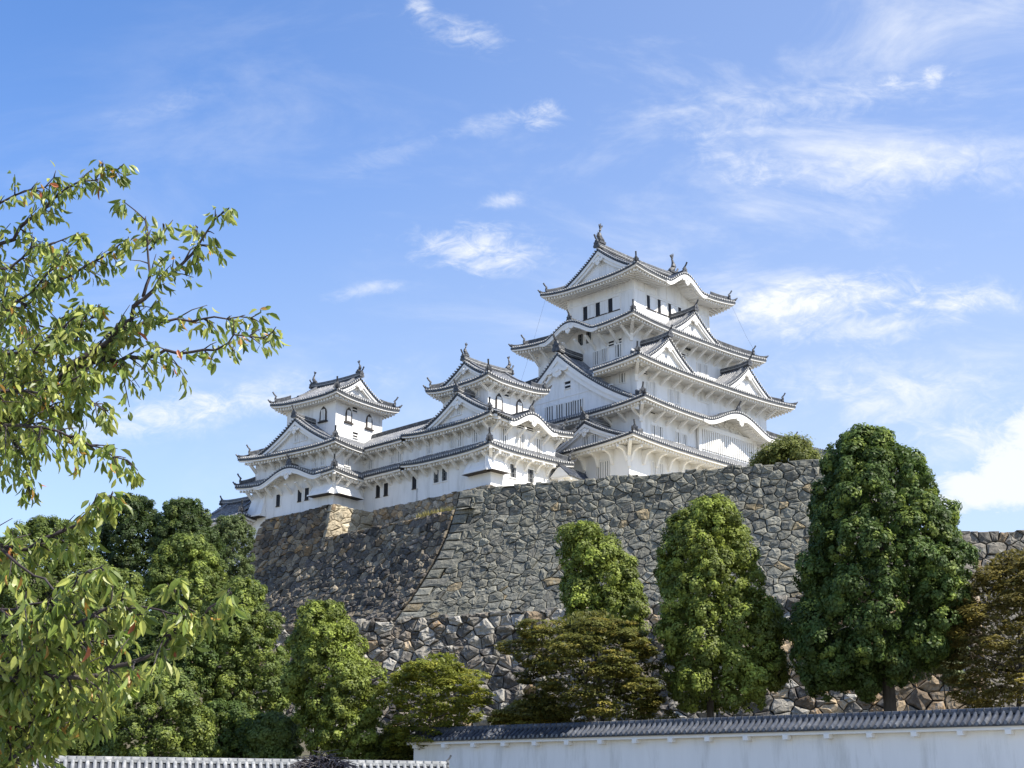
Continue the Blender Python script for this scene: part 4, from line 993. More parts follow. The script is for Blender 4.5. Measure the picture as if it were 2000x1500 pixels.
def tree(name, label, cat, base_px, Y, outline, col, seed, flat=0, leaf=.105, dens=1.0, depth=1.0, lobes=None, tip_lit=None, spiky=0, trunk_r=.3, group='trees below the castle walls', trunk_top=.85, ground=None, lobe_k=.30, lobe_r=1.0, wobble=.55):
    """outline: rows (py, px_left, px_right) of the crown from its top down; the crown is filled with lobes of leaf clumps"""
    g = np.random.default_rng(seed)
    rows = [(at((l + r) / 2, py, Y), (at(r, py, Y) - at(l, py, Y)).length / 2) for py, l, r in outline]
    b = at(base_px[0], base_px[1], Y); bz = ground if ground is not None else min(ground_z(b.x, Y), rows[-1][0].z - .8)
    base = Vector((b.x, Y, bz)); root = thing(name, label, cat, base, 0, group)
    zs = np.array([r[0].z for r in rows])[::-1]; xs_ = np.array([r[0].x for r in rows])[::-1]; rs = np.array([r[1] for r in rows])[::-1]
    H = zs[-1] - zs[0]
    area = np.trapz(2 * math.pi * rs, zs); rm = rs.max()
    # lobes sit on the crown's skin, bigger low down
    ph = g.uniform(0, 6.28, 6)
    lm = lobe_r if not flat else lobe_r * 1.15; NL = int(max(24, area / (math.pi * lm * lm) * 1.15)); P, Nn, S, Cc = [], [], [], []
    cum = np.concatenate([[0], np.cumsum((rs[1:] + rs[:-1]) / 2 * np.diff(zs))]); cum /= cum[-1]
    ga = 2.399963
    for i in range(NL):
        h = float(np.interp((i + .5) / NL + g.uniform(-.5, .5) / NL, cum, np.arange(len(zs)) * 1.0)); j = min(int(h), len(zs) - 2); f = h - j
        z = zs[j] + (zs[j + 1] - zs[j]) * f; cx = xs_[j] + (xs_[j + 1] - xs_[j]) * f; r = rs[j] + (rs[j + 1] - rs[j]) * f
        th = i * ga + g.uniform(-.35, .35); lr = min(lm * g.uniform(.65, 1.3), r * .8 + .3)
        wob = 1 + wobble * (.10 * math.sin(2 * th + ph[0] + .5 * z) + .08 * math.sin(5 * th + ph[1] - .9 * z) + .07 * math.sin(1.7 * z + ph[2])) ; r *= wob
        rad = max(r - lr * .8, 0) * (1 - abs(g.normal(0, .11))) + (lr * .35 if g.random() < .12 else 0)
        c = np.array([cx + math.cos(th) * rad, Y + math.sin(th) * rad * depth, min(z, zs[-1] - lr * .8)])
        outd = np.array([math.cos(th), math.sin(th), .15 + .5 * (z - zs[0]) / H])
        # clumps on the outer part of the lobe
        nc = max(6, int(4 * math.pi * lr * lr / (.34 if not flat else .30) * .62 * dens))
        d = g.normal(size=(nc, 3)); d /= np.linalg.norm(d, axis=1)[:, None]
        keep = d @ (outd / np.linalg.norm(outd)) > -.35; d = d[keep]; nc = len(d)
        cr = g.uniform(.26, .5, nc); lobe_tone = g.uniform(.85, 1.15)
        cc_ = c + d * (lr - cr * .4)[:, None] * np.array([1, 1, .8 if not flat else .42]) * g.uniform(.8, 1.08, (nc, 1))
        k = 58 if not flat else 52
        dd = g.normal(size=(nc, k, 3)); dd /= np.linalg.norm(dd, axis=2)[:, :, None]; dd = np.where((dd * d[:, None, :]).sum(2)[:, :, None] < -.3, -dd, dd)
        fl = np.array([1, 1, 1]) if not flat else np.array([1.3, 1.3, .38])
        pp = cc_[:, None, :] + dd * (cr[:, None, None] * g.uniform(.55, 1.05, (nc, k, 1))) * fl
        nn = dd * (.8 if not flat else .3) + d[:, None, :] * .4 + np.array([0, 0, .35 + flat]) + g.normal(size=(nc, k, 3)) * .32
        if spiky: pp = pp + dd * g.uniform(0, spiky, (nc, k, 1)) ** 2
        tone = lobe_tone * g.uniform(.78, 1.22, (nc, 1)) * g.uniform(.75, 1.25, (nc, k)); ccol = np.array(col)[None, None, :] * tone[:, :, None]
        if tip_lit is not None:                                        # young shoots, turning leaves, and sunlit highlights painted into some clumps
            m = (g.random((nc, 1)) < tip_lit[1]) * g.uniform(.3, 1, (nc, k)); ccol = ccol * (1 - m[:, :, None]) + np.array(tip_lit[0])[None, None, :] * tone[:, :, None] * m[:, :, None]
        P.append(pp.reshape(-1, 3)); Nn.append(nn.reshape(-1, 3)); S.append(g.uniform(.7, 1.25, nc * k) * leaf); Cc.append(ccol.reshape(-1, 3))
    # sparse leaves in the inside
    ni = int(NL * 60 * dens); h = g.random(ni) * (len(zs) - 1.001); j = h.astype(int); f = h - j
    z = zs[j] + (zs[j + 1] - zs[j]) * f; r = (rs[j] + (rs[j + 1] - rs[j]) * f) * np.sqrt(g.random(ni)) * .82; th = g.random(ni) * 6.283; cx = xs_[j] + (xs_[j + 1] - xs_[j]) * f
    P.append(np.stack([cx + np.cos(th) * r, Y + np.sin(th) * r * depth, z], 1)); Nn.append(g.normal(size=(ni, 3)) + np.array([0, 0, .4])); S.append(g.uniform(.9, 1.5, ni) * leaf * 1.25); Cc.append(np.array(col)[None, :] * g.uniform(.8, 1.1, (ni, 1)))
    leaf_mesh('crown', np.concatenate(P), np.concatenate(Nn), np.concatenate(S), np.concatenate(Cc), LEAF, root, zoff=base)
    # trunk and limbs
    tb = MB(); top = Vector((float(xs_[int(len(xs_) * .7)]), Y, zs[0] + H * trunk_top)) - base; n = 6; r0 = trunk_r
    path = [Vector((0, 0, -.5)) + (top + Vector((0, 0, .5))) * (i / n) + Vector((g.uniform(-.12, .12), g.uniform(-.12, .12), 0)) * (i > 0) for i in range(n + 1)]
    tb.tube(path, [r0 * (1.25 if i == 0 else 1 - .85 * i / n) for i in range(n + 1)], BARK, 8)
    z0 = zs[0] - base.z
    for i in range(14):
        t = g.uniform(.25, .9); zz = z0 + (top.z - z0) * t; th = i * ga; q = min(1, max(0, (zz - (-.5)) / (top.z + .5))); st = path[0].lerp(path[-1], q); r = float(np.interp(zz + base.z, zs, rs)) * .75
        rr = r0 * (1 - .85 * q) * .55
        en = st + Vector((math.cos(th) * r, math.sin(th) * r * depth, r * .45)); mid = st.lerp(en, .5) + Vector((0, 0, -.08 * r))
        tb.tube([st, mid, en], [rr, rr * .6, rr * .2], BARK, 5)
    tb.build('trunk', root, smooth=True)
    return root
G1_, G2_, G3_ = (.060, .105, .020), (.075, .125, .026), (.038, .070, .016)
YG = (.15, .20, .03)
tree('broadleaf_tree', 'biggest dark green round-headed tree with a thick bare trunk', 'tree', (1740, 1400), 86.5,
     [(838, 1660, 1715), (880, 1620, 1775), (950, 1595, 1830), (1030, 1585, 1875), (1110, 1560, 1903), (1190, 1545, 1900), (1262, 1545, 1872), (1305, 1550, 1800), (1345, 1575, 1700)], (.082, .128, .03), 1, leaf=.11, tip_lit=((.24, .30, .06), .24), trunk_r=.52, wobble=.4, dens=1.3)
tree('conical_tree', 'tall conical green tree just left of the biggest tree', 'tree', (1385, 1405), 90,
     [(976, 1365, 1430), (1030, 1298, 1455), (1100, 1280, 1478), (1170, 1278, 1502), (1230, 1282, 1535), (1310, 1285, 1545), (1370, 1300, 1500)], (.165, .205, .04), 2, tip_lit=((.32, .38, .07), .4), lobes=60, lobe_k=.26, trunk_r=.3)
tree('conical_tree', 'small conical green tree standing in the middle of the stone wall above a maple', 'tree', (1185, 1400), 96,
     [(1022, 1105, 1165), (1060, 1098, 1200), (1110, 1095, 1240), (1160, 1098, 1262), (1210, 1100, 1268), (1255, 1120, 1260)], (.165, .205, .04), 3, tip_lit=((.32, .38, .07), .4), lobes=42, lobe_k=.26, trunk_r=.25)
tree('maple_tree', 'broad dark olive maple in flat layers below the small conical tree', 'maple', (1180, 1412), 90,
     [(1195, 1120, 1190), (1225, 1020, 1250), (1270, 985, 1295), (1320, 1000, 1300), (1370, 1040, 1310), (1405, 1080, 1300)], (.135, .14, .032), 4, flat=1, leaf=.095, tip_lit=((.30, .25, .055), .3), lobes=70, lobe_k=.24, trunk_r=.2, trunk_top=.6)
tree('maple_tree', 'low yellow-green maple in flat layers just behind the left end of the long plaster wall', 'maple', (840, 1420), 95,
     [(1278, 830, 900), (1305, 755, 930), (1345, 740, 960), (1385, 745, 970), (1425, 760, 920), (1460, 760, 850)], (.20, .225, .035), 5, flat=1, leaf=.09, tip_lit=((.36, .35, .05), .35), lobes=60, lobe_k=.24, trunk_r=.18, trunk_top=.6)
tree('maple_tree', 'little yellowish maple bush over the tiles between the yellow-green and the olive maple', 'maple', (1020, 1415), 93,
     [(1368, 1000, 1065), (1390, 965, 1085), (1415, 965, 1085)], (.24, .22, .045), 6, flat=1, leaf=.09, lobes=20, trunk_r=.08, tip_lit=((.40, .33, .06), .4))
tree('conical_tree', 'bright green conical tree left of the yellow-green maple', 'tree', (610, 1500), 97,
     [(1175, 605, 660), (1210, 578, 690), (1260, 558, 710), (1320, 560, 740), (1380, 575, 752), (1440, 590, 750), (1485, 640, 745)], (.165, .205, .04), 7, tip_lit=((.32, .38, .07), .4), lobes=58, lobe_k=.26, trunk_r=.28)
tree('broadleaf_tree', 'mid-green rounded tree leaning against the left edge of the brown stone wall', 'tree', (450, 1480), 112,
     [(1132, 445, 505), (1180, 410, 520), (1230, 370, 545), (1290, 365, 572), (1350, 380, 570), (1400, 420, 545), (1430, 430, 500)], (.135, .18, .042), 8, tip_lit=((.29, .34, .065), .35), lobes=52, lobe_k=.27)
tree('broadleaf_tree', 'bushy green tree directly above the mid-green rounded tree, left of the wall', 'tree', (380, 1300), 124,
     [(1048, 330, 395), (1090, 295, 430), (1140, 280, 460), (1190, 285, 470), (1250, 300, 450)], (.135, .18, .042), 9, tip_lit=((.29, .34, .065), .35), lobes=44, lobe_k=.27)
tree('broadleaf_tree', 'dark green tree whose top stands against the sky beside the gatehouse roof', 'tree', (370, 1200), 140,
     [(978, 340, 385), (1005, 310, 410), (1050, 300, 430), (1100, 300, 440), (1150, 310, 440)], (.065, .10, .026), 10, tip_lit=((.18, .22, .05), .2), lobes=40, lobe_k=.28)
tree('broadleaf_tree', 'darkest green tree, its rounded top leftmost against the sky after the turret', 'tree', (258, 1220), 146,
     [(970, 240, 290), (1000, 205, 310), (1050, 190, 325), (1110, 185, 330), (1170, 190, 320)], (.055, .088, .024), 11, tip_lit=((.15, .19, .04), .15), lobes=40, lobe_k=.28)
tree('broadleaf_tree', 'green tree at the left edge behind the cherry branches', 'tree', (100, 1300), 128,
     [(1018, 60, 150), (1055, 0, 185), (1110, -40, 200), (1170, -60, 200), (1240, -60, 180)], (.135, .18, .042), 12, tip_lit=((.29, .34, .065), .35), lobes=46, lobe_k=.28)
tree('broadleaf_tree', 'light green tree below the darkest tree, behind the lowest cherry twigs', 'tree', (220, 1400), 116,
     [(1112, 180, 245), (1150, 140, 280), (1200, 120, 295), (1260, 120, 300), (1330, 140, 280)], (.135, .18, .042), 13, tip_lit=((.29, .34, .065), .35), lobes=44, lobe_k=.28)
tree('broadleaf_tree', 'slim pale green tree hugging the left edge of the brown stone wall', 'tree', (455, 1200), 158,
     [(1010, 430, 475), (1045, 412, 490), (1090, 405, 495), (1130, 410, 490), (1170, 420, 485)], (.13, .17, .06), 14, lobes=34, dens=.8, lobe_k=.28, trunk_r=.2)
tree('broadleaf_tree', 'low shaded green tree over the left stretch of pale tiles', 'tree', (300, 1490), 98,
     [(1305, 260, 330), (1345, 205, 380), (1395, 180, 410), (1450, 190, 420), (1490, 220, 410)], (.135, .18, .042), 15, tip_lit=((.29, .34, .065), .35), lobes=46, lobe_k=.27)
tree('broadleaf_tree', 'small dark bush at the foot of the bright conical tree', 'bush', (520, 1490), 100,
     [(1395, 500, 560), (1430, 485, 585), (1470, 490, 590), (1490, 500, 580)], (.135, .18, .042), 16, lobes=26, lobe_k=.3, trunk_r=.12)
tree('broadleaf_tree', 'green tree low at the left edge, mostly behind cherry leaves', 'tree', (60, 1490), 104,
     [(1230, 20, 110), (1290, -30, 170), (1370, -60, 200), (1450, -60, 200), (1495, -40, 180)], (.135, .18, .042), 17, lobes=46, lobe_k=.28)
tree('maple_tree', 'orange-brown maple at the right edge in front of the far stone wall', 'maple', (1965, 1410), 84,
     [(1078, 1940, 2040), (1120, 1895, 2090), (1180, 1848, 2120), (1250, 1840, 2140), (1320, 1850, 2140), (1380, 1870, 2120)], (.155, .135, .036), 18, flat=1, leaf=.095, tip_lit=((.32, .26, .06), .3), lobes=72, lobe_k=.24, trunk_r=.25, trunk_top=.7)
tree('pine_shrub', 'spiky yellow-green shrub growing on top of the long stone wall at its right end', 'shrub', (1540, 905), 152,
     [(858, 1545, 1560), (872, 1510, 1580), (890, 1480, 1598), (908, 1465, 1605)], (.16, .18, .045), 19, leaf=.15, spiky=.8, lobe_r=.7, dens=.9, lobes=20, trunk_r=.12, ground=za - .3, group='shrubs on the walls')
tree('broadleaf_tree', 'pale sunlit shrub between the thick trunk and the orange-brown maple', 'bush', (1835, 1330), 95,
     [(1190, 1825, 1850), (1225, 1810, 1865), (1270, 1790, 1880), (1310, 1780, 1880)], (.17, .20, .09), 20, lobes=20, lobe_k=.32, trunk_r=.08)

tree('broadleaf_tree', 'green rounded tree low between the mid-green rounded tree and the bright conical tree', 'tree', (430, 1490), 103,
     [(1372, 400, 480), (1410, 370, 520), (1450, 365, 530), (1490, 380, 520)], (.085, .13, .03), 21, tip_lit=((.22, .27, .05), .25))
tree('broadleaf_tree', 'dense green tree filling the gap below the bushy tree, left of the mid-green rounded tree', 'tree', (330, 1400), 108,
     [(1195, 290, 370), (1240, 255, 410), (1290, 245, 420), (1350, 260, 410)], (.075, .115, .028), 22, tip_lit=((.20, .25, .05), .25))
tree('maple_tree', 'small olive bush between the bright conical tree and the long white plaster wall', 'bush', (775, 1500), 97,
     [(1420, 750, 800), (1450, 735, 830), (1490, 735, 830)], (.11, .13, .03), 23, flat=1, leaf=.09, tip_lit=((.26, .26, .05), .3), trunk_r=.08)
# grass and weeds along the terrace edge
def tufts(name, pts, hmin, hmax, col, seed):
    g = np.random.default_rng(seed); P, Nn, S, C_ = [], [], [], []
    me_v, me_f, me_c = [], [], []
    for (x, y, z) in pts:
        hh = g.uniform(hmin, hmax); a = g.uniform(0, 6.28); d = Vector((math.cos(a), math.sin(a), 0)) * hh * .07; ln = Vector((g.uniform(-.35, .35), g.uniform(-.35, .35), 1)) * hh
        i = len(me_v); p = Vector((x, y, z)); me_v += [tuple(p - d), tuple(p + d), tuple(p + ln + Vector((0, 0, 0)))]; me_f.append((i, i + 1, i + 2)); k = g.uniform(.6, 1.4); me_c += [(col[0] * k, col[1] * k, col[2] * k, 1)] * 3
    me = bpy.data.meshes.new(name); me.from_pydata(me_v, [], me_f); me.materials.append(LEAF); ca = me.attributes.new('Col', 'FLOAT_COLOR', 'POINT'); ca.data.foreach_set('color', [v for c in me_c for v in c]); me.update()
    o = bpy.data.objects.new(name, me); COL.objects.link(o); return o
rr = random.Random(5); pts = []
for i in range(4200):
    s = rr.uniform(14.8, 22.5); b_ = rr.uniform(0, 1) ** 1.3 * 2.2
    if (math.sin(s * 1.7) + math.sin(s * .8 + 1)) * .5 + rr.uniform(-.6, .6) < -.1: continue
    p = cc + Sdir * s + Edir * (b_ + .35); pts.append((p.x, p.y, zc - 4.35))
tag(tufts('grass', pts, .35, 1.3, (.30, .27, .10), 3), 'dry yellowish grass on the terrace', 'grass', None, 'stuff')

# ------------------------------------------------------------------ cherry tree in the foreground, left
CH_BARK = mat('cherry_bark', (.045, .035, .035), .8, .3, 9, (.10, .09, .085), 5)
CH_LEAF = mat('cherry_leaf', (.1, .13, .03), .42, .12, 9, spec=.45, attr=True, trans=.4)
def cherry():
    g = random.Random(99); ng = np.random.default_rng(4)
    root = thing('cherry_tree', 'near cherry tree with drooping green and a few red leaves reaching in from the left', 'cherry tree', (-4.6, 7.6, -1.6)); off = Vector((-4.6, 7.6, -1.6))
    BR = [  # pixel path, depths at start and end, radius at start and end
        ([(-140, 960), (28, 805), (140, 714), (205, 667), (280, 583), (355, 513), (420, 434), (450, 412)], 8.0, 7.4, .034, .004, 1),
        ([(140, 714), (233, 705), (327, 693), (420, 677), (485, 653), (537, 648)], 7.85, 7.3, .016, .003, 1),
        ([(205, 658), (289, 628), (373, 623), (443, 623), (509, 611)], 7.75, 7.9, .012, .003, 1),
        ([(-120, 760), (0, 630), (61, 583), (135, 539), (187, 509), (235, 480), (255, 470)], 8.2, 8.0, .022, .004, 1),
        ([(-120, 600), (0, 481), (61, 429), (107, 387), (159, 357), (205, 334), (243, 324)], 8.3, 8.1, .02, .003, 1),
        ([(280, 583), (294, 541), (292, 485), (285, 434), (243, 399)], 7.7, 7.9, .01, .003, .9),
        ([(292, 485), (318, 450), (320, 435)], 7.8, 7.8, .006, .003, .7),
        ([(355, 513), (385, 470), (385, 445)], 7.5, 7.5, .006, .003, .7),
        ([(-100, 900), (0, 763), (60, 715), (120, 640), (160, 600)], 7.9, 7.4, .02, .004, 1.1),
        ([(-80, 560), (20, 520), (90, 480), (150, 455)], 7.8, 7.8, .012, .003, .9),
        ([(-60, 420), (0, 400), (60, 375), (110, 352)], 8.2, 8.2, .01, .003, .9),
        ([(-100, 680), (20, 690), (110, 690), (190, 600)], 7.4, 7.3, .014, .003, 1.2),
        ([(-90, 820), (20, 760), (90, 760), (170, 730)], 7.3, 7.2, .014, .003, 1.2),
        ([(-60, 850), (40, 830), (112, 840), (173, 868), (224, 887), (258, 912)], 7.4, 7.0, .012, .003, 1),
        ([(-60, 880), (20, 860), (60, 905), (60, 950)], 7.5, 7.3, .008, .003, .8),
        ([(-50, 560), (40, 620), (100, 640), (140, 610)], 8.0, 7.6, .012, .003, 1.1),
        ([(120, 760), (170, 780), (200, 800)], 7.4, 7.3, .007, .003, .9),
        ([(-120, 1080), (4, 1067), (50, 1071), (97, 1048), (147, 1024), (186, 990), (216, 966)], 6.6, 6.3, .016, .003, 1.1),
        ([(-100, 1000), (0, 1067), (58, 1117), (110, 1160), (170, 1180)], 6.5, 6.1, .010, .003, .25),
        ([(-140, 1390), (4, 1318), (77, 1280), (162, 1214), (232, 1167), (262, 1200)], 6.3, 5.8, .018, .003, 1.15),
        ([(-130, 1330), (70, 1320), (135, 1322), (216, 1307), (294, 1279), (332, 1252), (387, 1206), (437, 1167), (452, 1150)], 6.2, 5.9, .02, .003, 1.0),
        ([(294, 1279), (345, 1235), (355, 1190), (348, 1150)], 6.0, 5.9, .008, .003, .9),
        ([(255, 1183), (329, 1194), (370, 1215)], 6.1, 5.9, .005, .003, .15),
        ([(-120, 1500), (0, 1440), (80, 1400), (160, 1360), (245, 1345)], 6.4, 6.3, .012, .003, 1.1),
        ([(-100, 1560), (0, 1500), (70, 1450), (140, 1420), (185, 1400)], 6.3, 6.2, .012, .003, 1.2),
        ([(-80, 1250), (20, 1240), (90, 1200), (150, 1130), (200, 1110)], 6.2, 5.9, .010, .003, 1.1),
        ([(-90, 640), (10, 600), (80, 560), (130, 500)], 7.6, 7.5, .010, .003, 1.1),
        ([(-90, 730), (20, 720), (100, 730), (180, 690), (230, 650)], 8.0, 7.9, .010, .003, 1.1),
        ([(-90, 900), (0, 840), (70, 800), (150, 790)], 7.9, 7.8, .010, .003, 1.1),
        ([(-90, 1300), (0, 1280), (80, 1260), (150, 1260), (220, 1240)], 6.4, 6.3, .010, .003, 1.1),
        ([(-90, 1450), (0, 1400), (60, 1330), (100, 1280)], 6.6, 6.6, .010, .003, 1.1),
        ([(-60, 1180), (20, 1190), (80, 1170), (130, 1200)], 6.1, 6.0, .008, .003, 1.0),
        ([(-60, 1380), (40, 1370), (110, 1330), (190, 1300)], 6.5, 6.4, .010, .003, 1.2)]
    bm = MB(); V, Fc, C = [], [], []
    def leaf(p, d, ln, wd, col):
        """pointed oval leaf, folded along the midrib, curving down"""
        d = d.normalized(); sd = d.cross(Vector((g.uniform(-1, 1), g.uniform(-1, 1), g.uniform(-.3, 1)))).normalized(); nn = sd.cross(d); i = len(V)
        bend = g.uniform(.1, .4) * ln; fold = wd * g.uniform(.15, .5)
        mid = [p + d * ln * t - nn * bend * t * t for t in (0, .28, .58, .85, 1.0)]; ws = (0, .78, 1, .5, 0)
        V.extend(tuple(m - off) for m in mid)
        for sg in (1, -1):
            for t, m, w_ in list(zip(range(5), mid, ws))[1:4]: V.append(tuple(m + sd * sg * w_ * wd * .5 + nn * fold * w_ - off))
        for sg, o in ((0, 5), (1, 8)):
            Fc.append((i, i + o, i + 1)); Fc.append((i + 1, i + o, i + o + 1, i + 2)); Fc.append((i + 2, i + o + 1, i + o + 2, i + 3)); Fc.append((i + 3, i + o + 2, i + 4))
        C.extend([col] * 11)
    def tint():
        r = g.random()
        if r < .006: c = (.40, .13, .06)
        elif r < .026: c = (.46, .26, .06)
        elif r < .42: c = (.34, .37, .085)
        else: c = (.16, .215, .04)
        k = g.uniform(.75, 1.3); return (c[0] * k, c[1] * k, c[2] * k, 1)
    def sprout(p, axis, n, spread):
        for _ in range(n):
            a = axis * g.uniform(-.1, .9) + Vector((g.gauss(0, .55), g.gauss(0, .55), g.gauss(0, .3) - 1.05))
            st = p + Vector((g.gauss(0, spread), g.gauss(0, spread), g.gauss(0, spread)))
            pe = st + a.normalized() * .018
            ln = g.uniform(.046, .08); leaf(pe, a, ln, ln * g.uniform(.30, .42), tint())
    for path, Y0, Y1, r0, r1, dn in BR:
        pts = []; L_ = [0]
        for a, b_ in zip(path, path[1:]): L_.append(L_[-1] + math.hypot(b_[0] - a[0], b_[1] - a[1]))
        fine = []
        for i, (a, b_) in enumerate(zip(path, path[1:])):
            m = max(2, int((L_[i + 1] - L_[i]) / 22))
            for q in range(m): fine.append((lerp(a[0], b_[0], q / m), lerp(a[1], b_[1], q / m), lerp(L_[i], L_[i + 1], q / m) / L_[-1]))
        fine.append((*path[-1], 1.0)); w3 = [at(x, y, lerp(Y0, Y1, t)) + Vector((g.gauss(0, .006), g.gauss(0, .03), g.gauss(0, .006))) for x, y, t in fine]
        bm.tube([p - off for p in w3], [lerp(r0, r1, t ** .8) for _, _, t in fine], CH_BARK, 6)
        n = len(w3)
        for i in range(2, n):
            t = fine[i][2]; p = w3[i]; ax = (w3[i] - w3[i - 1]).normalized()
            if fine[i][0] < -60: continue
            if g.random() < .5 * dn + .2 * (dn > .5): sprout(p, ax, g.randint(1, 3), .015)
            # side twigs carrying most of the leaves
            for _k in range(1 if dn < .5 else (4 if fine[i][0] < 240 else 2)):
                if g.random() > .78 * min(dn, 1.1) or t < .1: continue
                sgn = g.choice((-1, 1)); tl = g.uniform(.08, .32) * (1 - .82 * t) * (1.1 if dn > .5 else .3); dv = (ax * .8 + Vector((g.gauss(0, .3), g.gauss(0, .8), sgn * g.uniform(.25, .9)))).normalized()
                tp = [p, p + dv * tl * .5, p + dv * tl + Vector((0, 0, -tl * .12))]; bm.tube([q - off for q in tp], [.0045, .003, .0018], CH_BARK, 4)
                for q in range(max(2, int(tl / .035))):
                    f = (q + .6) / max(2, int(tl / .035)); sprout(tp[0].lerp(tp[2], min(f, 1)), dv, g.randint(1, 2), .012)
                sprout(tp[2], dv, 2, .01)
        sprout(w3[-1], (w3[-1] - w3[-2]).normalized(), 4, .01)
    # trunk standing left of the picture, with the limbs joined to it
    tk = [Vector((-4.6, 7.6, -1.8)), Vector((-4.55, 7.65, -.4)), Vector((-4.3, 7.7, .6)), Vector((-4.2, 7.8, 1.6)), Vector((-4.1, 8.0, 2.6)), Vector((-4.1, 8.1, 3.6))]
    bm.tube([p - off for p in tk], [.26, .2, .17, .14, .1, .05], CH_BARK, 10)
    for path, Y0, Y1, r0, r1, dn in BR:
        if path[0][0] > -50 and path[0][0] > 0: continue
        e = at(*path[0], Y0); q = min(tk[1:], key=lambda v: abs(v.z - (e.z - .5))); m = q.lerp(e, .55) + Vector((0, 0, .08)); bm.tube([q - off, m - off, e - off], [max(r0 * 2.2, .02), r0 * 1.5, r0], CH_BARK, 7)
    bm.build('branches', root, smooth=True)
    me = bpy.data.meshes.new('leaves'); me.from_pydata(V, [], Fc); me.materials.append(CH_LEAF); ca = me.attributes.new('Col', 'FLOAT_COLOR', 'POINT'); ca.data.foreach_set('color', [v for c in C for v in c]); me.update()
    o = bpy.data.objects.new('leaves', me); COL.objects.link(o); o.parent = root
    return len(C) // 11
print('cherry leaves', cherry())

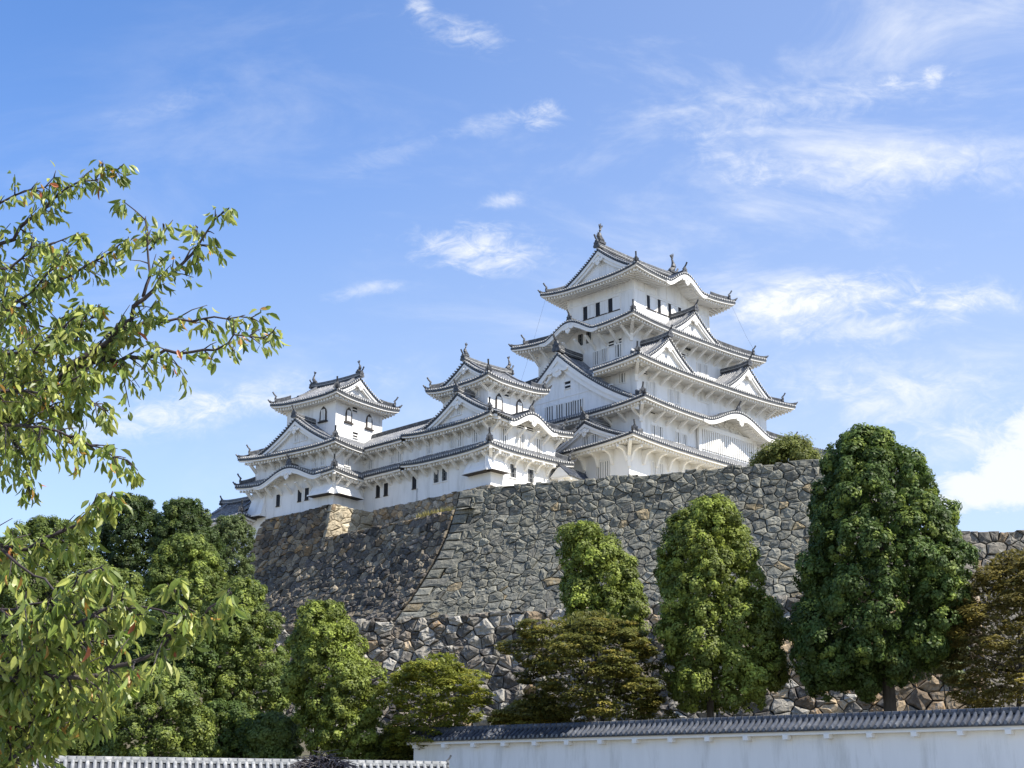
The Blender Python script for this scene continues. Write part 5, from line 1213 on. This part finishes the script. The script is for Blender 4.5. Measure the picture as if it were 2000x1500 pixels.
# ------------------------------------------------------------------ the person whose head shows at the bottom edge
SKIN = mat('skin', (.55, .36, .27), .55, .08, 8); HAIR = mat('hair', (.022, .018, .020), .42, .25, 20, spec=.5); SHIRT = mat('shirt', (.10, .12, .18), .85, .1, 10); TROUS = mat('trousers', (.05, .05, .055), .85, .1, 10)
def person():
    hc = at(628, 1500, 3.35); hx, hy, top = hc.x, 3.35, at(628, 1476, 3.35).z - .01
    g0_ = -1.6; Hh = top - g0_; root = thing('person', 'person with dark tousled hair seen from behind at the bottom edge', 'person', (hx, hy, g0_)); k = Hh / 1.75
    J = {'pelvis': (0, 0, .95, .135), 'waist': (0, 0, 1.08, .12), 'chest': (0, 0, 1.28, .145), 'neck0': (0, .0, 1.45, .075), 'neck': (0, .01, 1.51, .052), 'skull0': (0, .03, 1.58, .068), 'skull': (0, .02, 1.65, .082)}
    for s, n in ((-1, 'l'), (1, 'r')):
        J.update({n + 'sh': (s * .17, 0, 1.40, .062), n + 'el': (s * .23, -.02, 1.13, .043), n + 'wr': (s * .24, .06, .88, .03), n + 'pa': (s * .24, .075, .82, .034), n + 'hip': (s * .09, 0, .90, .098), n + 'kn': (s * .10, .01, .50, .062), n + 'an': (s * .10, -.02, .09, .042), n + 'toe': (s * .12, .14, .03, .036)})
        for q, (dx, ln) in enumerate(((-.028, .068), (-.009, .08), (.01, .075), (.028, .06))):
            J.update({n + f'f{q}a': (s * .24 + dx * .4, .08 + dx, .775, .010), n + f'f{q}b': (s * .24 + dx * .4 - s * .008, .082 + dx, .775 - ln * .55, .009), n + f'f{q}c': (s * .24 + dx * .4 - s * .022, .08 + dx, .775 - ln, .008)})
        J.update({n + 't0': (s * .225, .115, .81, .011), n + 't1': (s * .215, .13, .775, .010)})
    Ed = [('pelvis', 'waist'), ('waist', 'chest'), ('chest', 'neck0'), ('neck0', 'neck'), ('neck', 'skull0'), ('skull0', 'skull')]
    for n in 'lr':
        Ed += [('chest', n + 'sh'), (n + 'sh', n + 'el'), (n + 'el', n + 'wr'), (n + 'wr', n + 'pa'), ('pelvis', n + 'hip'), (n + 'hip', n + 'kn'), (n + 'kn', n + 'an'), (n + 'an', n + 'toe'), (n + 'pa', n + 't0'), (n + 't0', n + 't1')]
        for q in range(4): Ed += [(n + 'pa', n + f'f{q}a'), (n + f'f{q}a', n + f'f{q}b'), (n + f'f{q}b', n + f'f{q}c')]
    names = list(J); me = bpy.data.meshes.new('body'); me.from_pydata([(x * k, y * k, z * k) for x, y, z, r in J.values()], [(names.index(a), names.index(b)) for a, b in Ed], [])
    o = bpy.data.objects.new('body', me); COL.objects.link(o); o.parent = root
    md = o.modifiers.new('skin', 'SKIN')
    for i, v in enumerate(me.skin_vertices[0].data): v.radius = (J[names[i]][3] * k,) * 2; v.use_root = names[i] == 'pelvis'
    sb = o.modifiers.new('sub', 'SUBSURF'); sb.levels = 2; sb.render_levels = 2
    dg = bpy.context.evaluated_depsgraph_get(); ev = bpy.data.meshes.new_from_object(o.evaluated_get(dg)); o.modifiers.clear(); o.data = ev; ev.name = 'body'
    ev.materials.clear(); [ev.materials.append(m) for m in (SKIN, SHIRT, TROUS)]
    for p in ev.polygons:
        z = p.center.z / k; p.material_index = 2 if (z < .97 and abs(p.center.x) < .2 * k) else (1 if z < 1.47 and (z > 1.1 or abs(p.center.x) < .2 * k) else 0); p.use_smooth = True
    # face: nose, ears, eyes, mouth on the far side
    fb = MB(); cz = 1.62 * k
    fb.tube([(0, .10 * k, cz + .01), (0, .125 * k, cz - .03), (0, .105 * k, cz - .045)], [.008, .014, .01], SKIN, 6)
    for s in (-1, 1):
        fb.box((s * .082 * k, .01, cz - .01), (.008, .02, .032), SKIN); fb.box((s * .032 * k, .098 * k, cz + .012), (.014, .006, .007), DARK)
    fb.box((0, .098 * k, cz - .075), (.024, .006, .006), mat('lip', (.4, .17, .15), .5)); fb.build('face', root)
    # hair: a cap of many short curved locks
    hb = MB(); g = random.Random(8); c = Vector((0, .02 * k, (Hh - .115))); R3 = Vector((.083, .098, .112))
    n = 16
    cap = [[c + Vector((R3.x * math.sin(a) * math.cos(q), R3.y * math.sin(a) * math.sin(q), R3.z * math.cos(a))) for q in [2 * math.pi * j / 20 for j in range(21)]] for a in [i / 12 * 1.75 for i in range(13)]]
    hb.grid(cap, HAIR)
    for i in range(2600):
        a = math.acos(g.uniform(-.25, 1)); q = g.uniform(0, 2 * math.pi)
        nrm = Vector((math.sin(a) * math.cos(q), math.sin(a) * math.sin(q), math.cos(a)))
        if nrm.y > .55 and nrm.z < .45: continue
        p = c + Vector((nrm.x * R3.x, nrm.y * R3.y, nrm.z * R3.z)); tg = Vector((nrm.x * .8 + g.gauss(0, .4), nrm.y * .8 + g.gauss(0, .4) - .3, -.25 + g.gauss(0, .35)))
        tg = (tg - nrm * tg.dot(nrm)).normalized(); ln = g.uniform(.03, .065); lift = g.uniform(.1, .55)
        hb.tube([p, p + tg * ln * .5 + nrm * ln * lift * .6, p + tg * ln + nrm * ln * lift * .5], [.0016, .0013, .0004], HAIR, 3, False)
    hb.build('hair', root, smooth=True)
person()
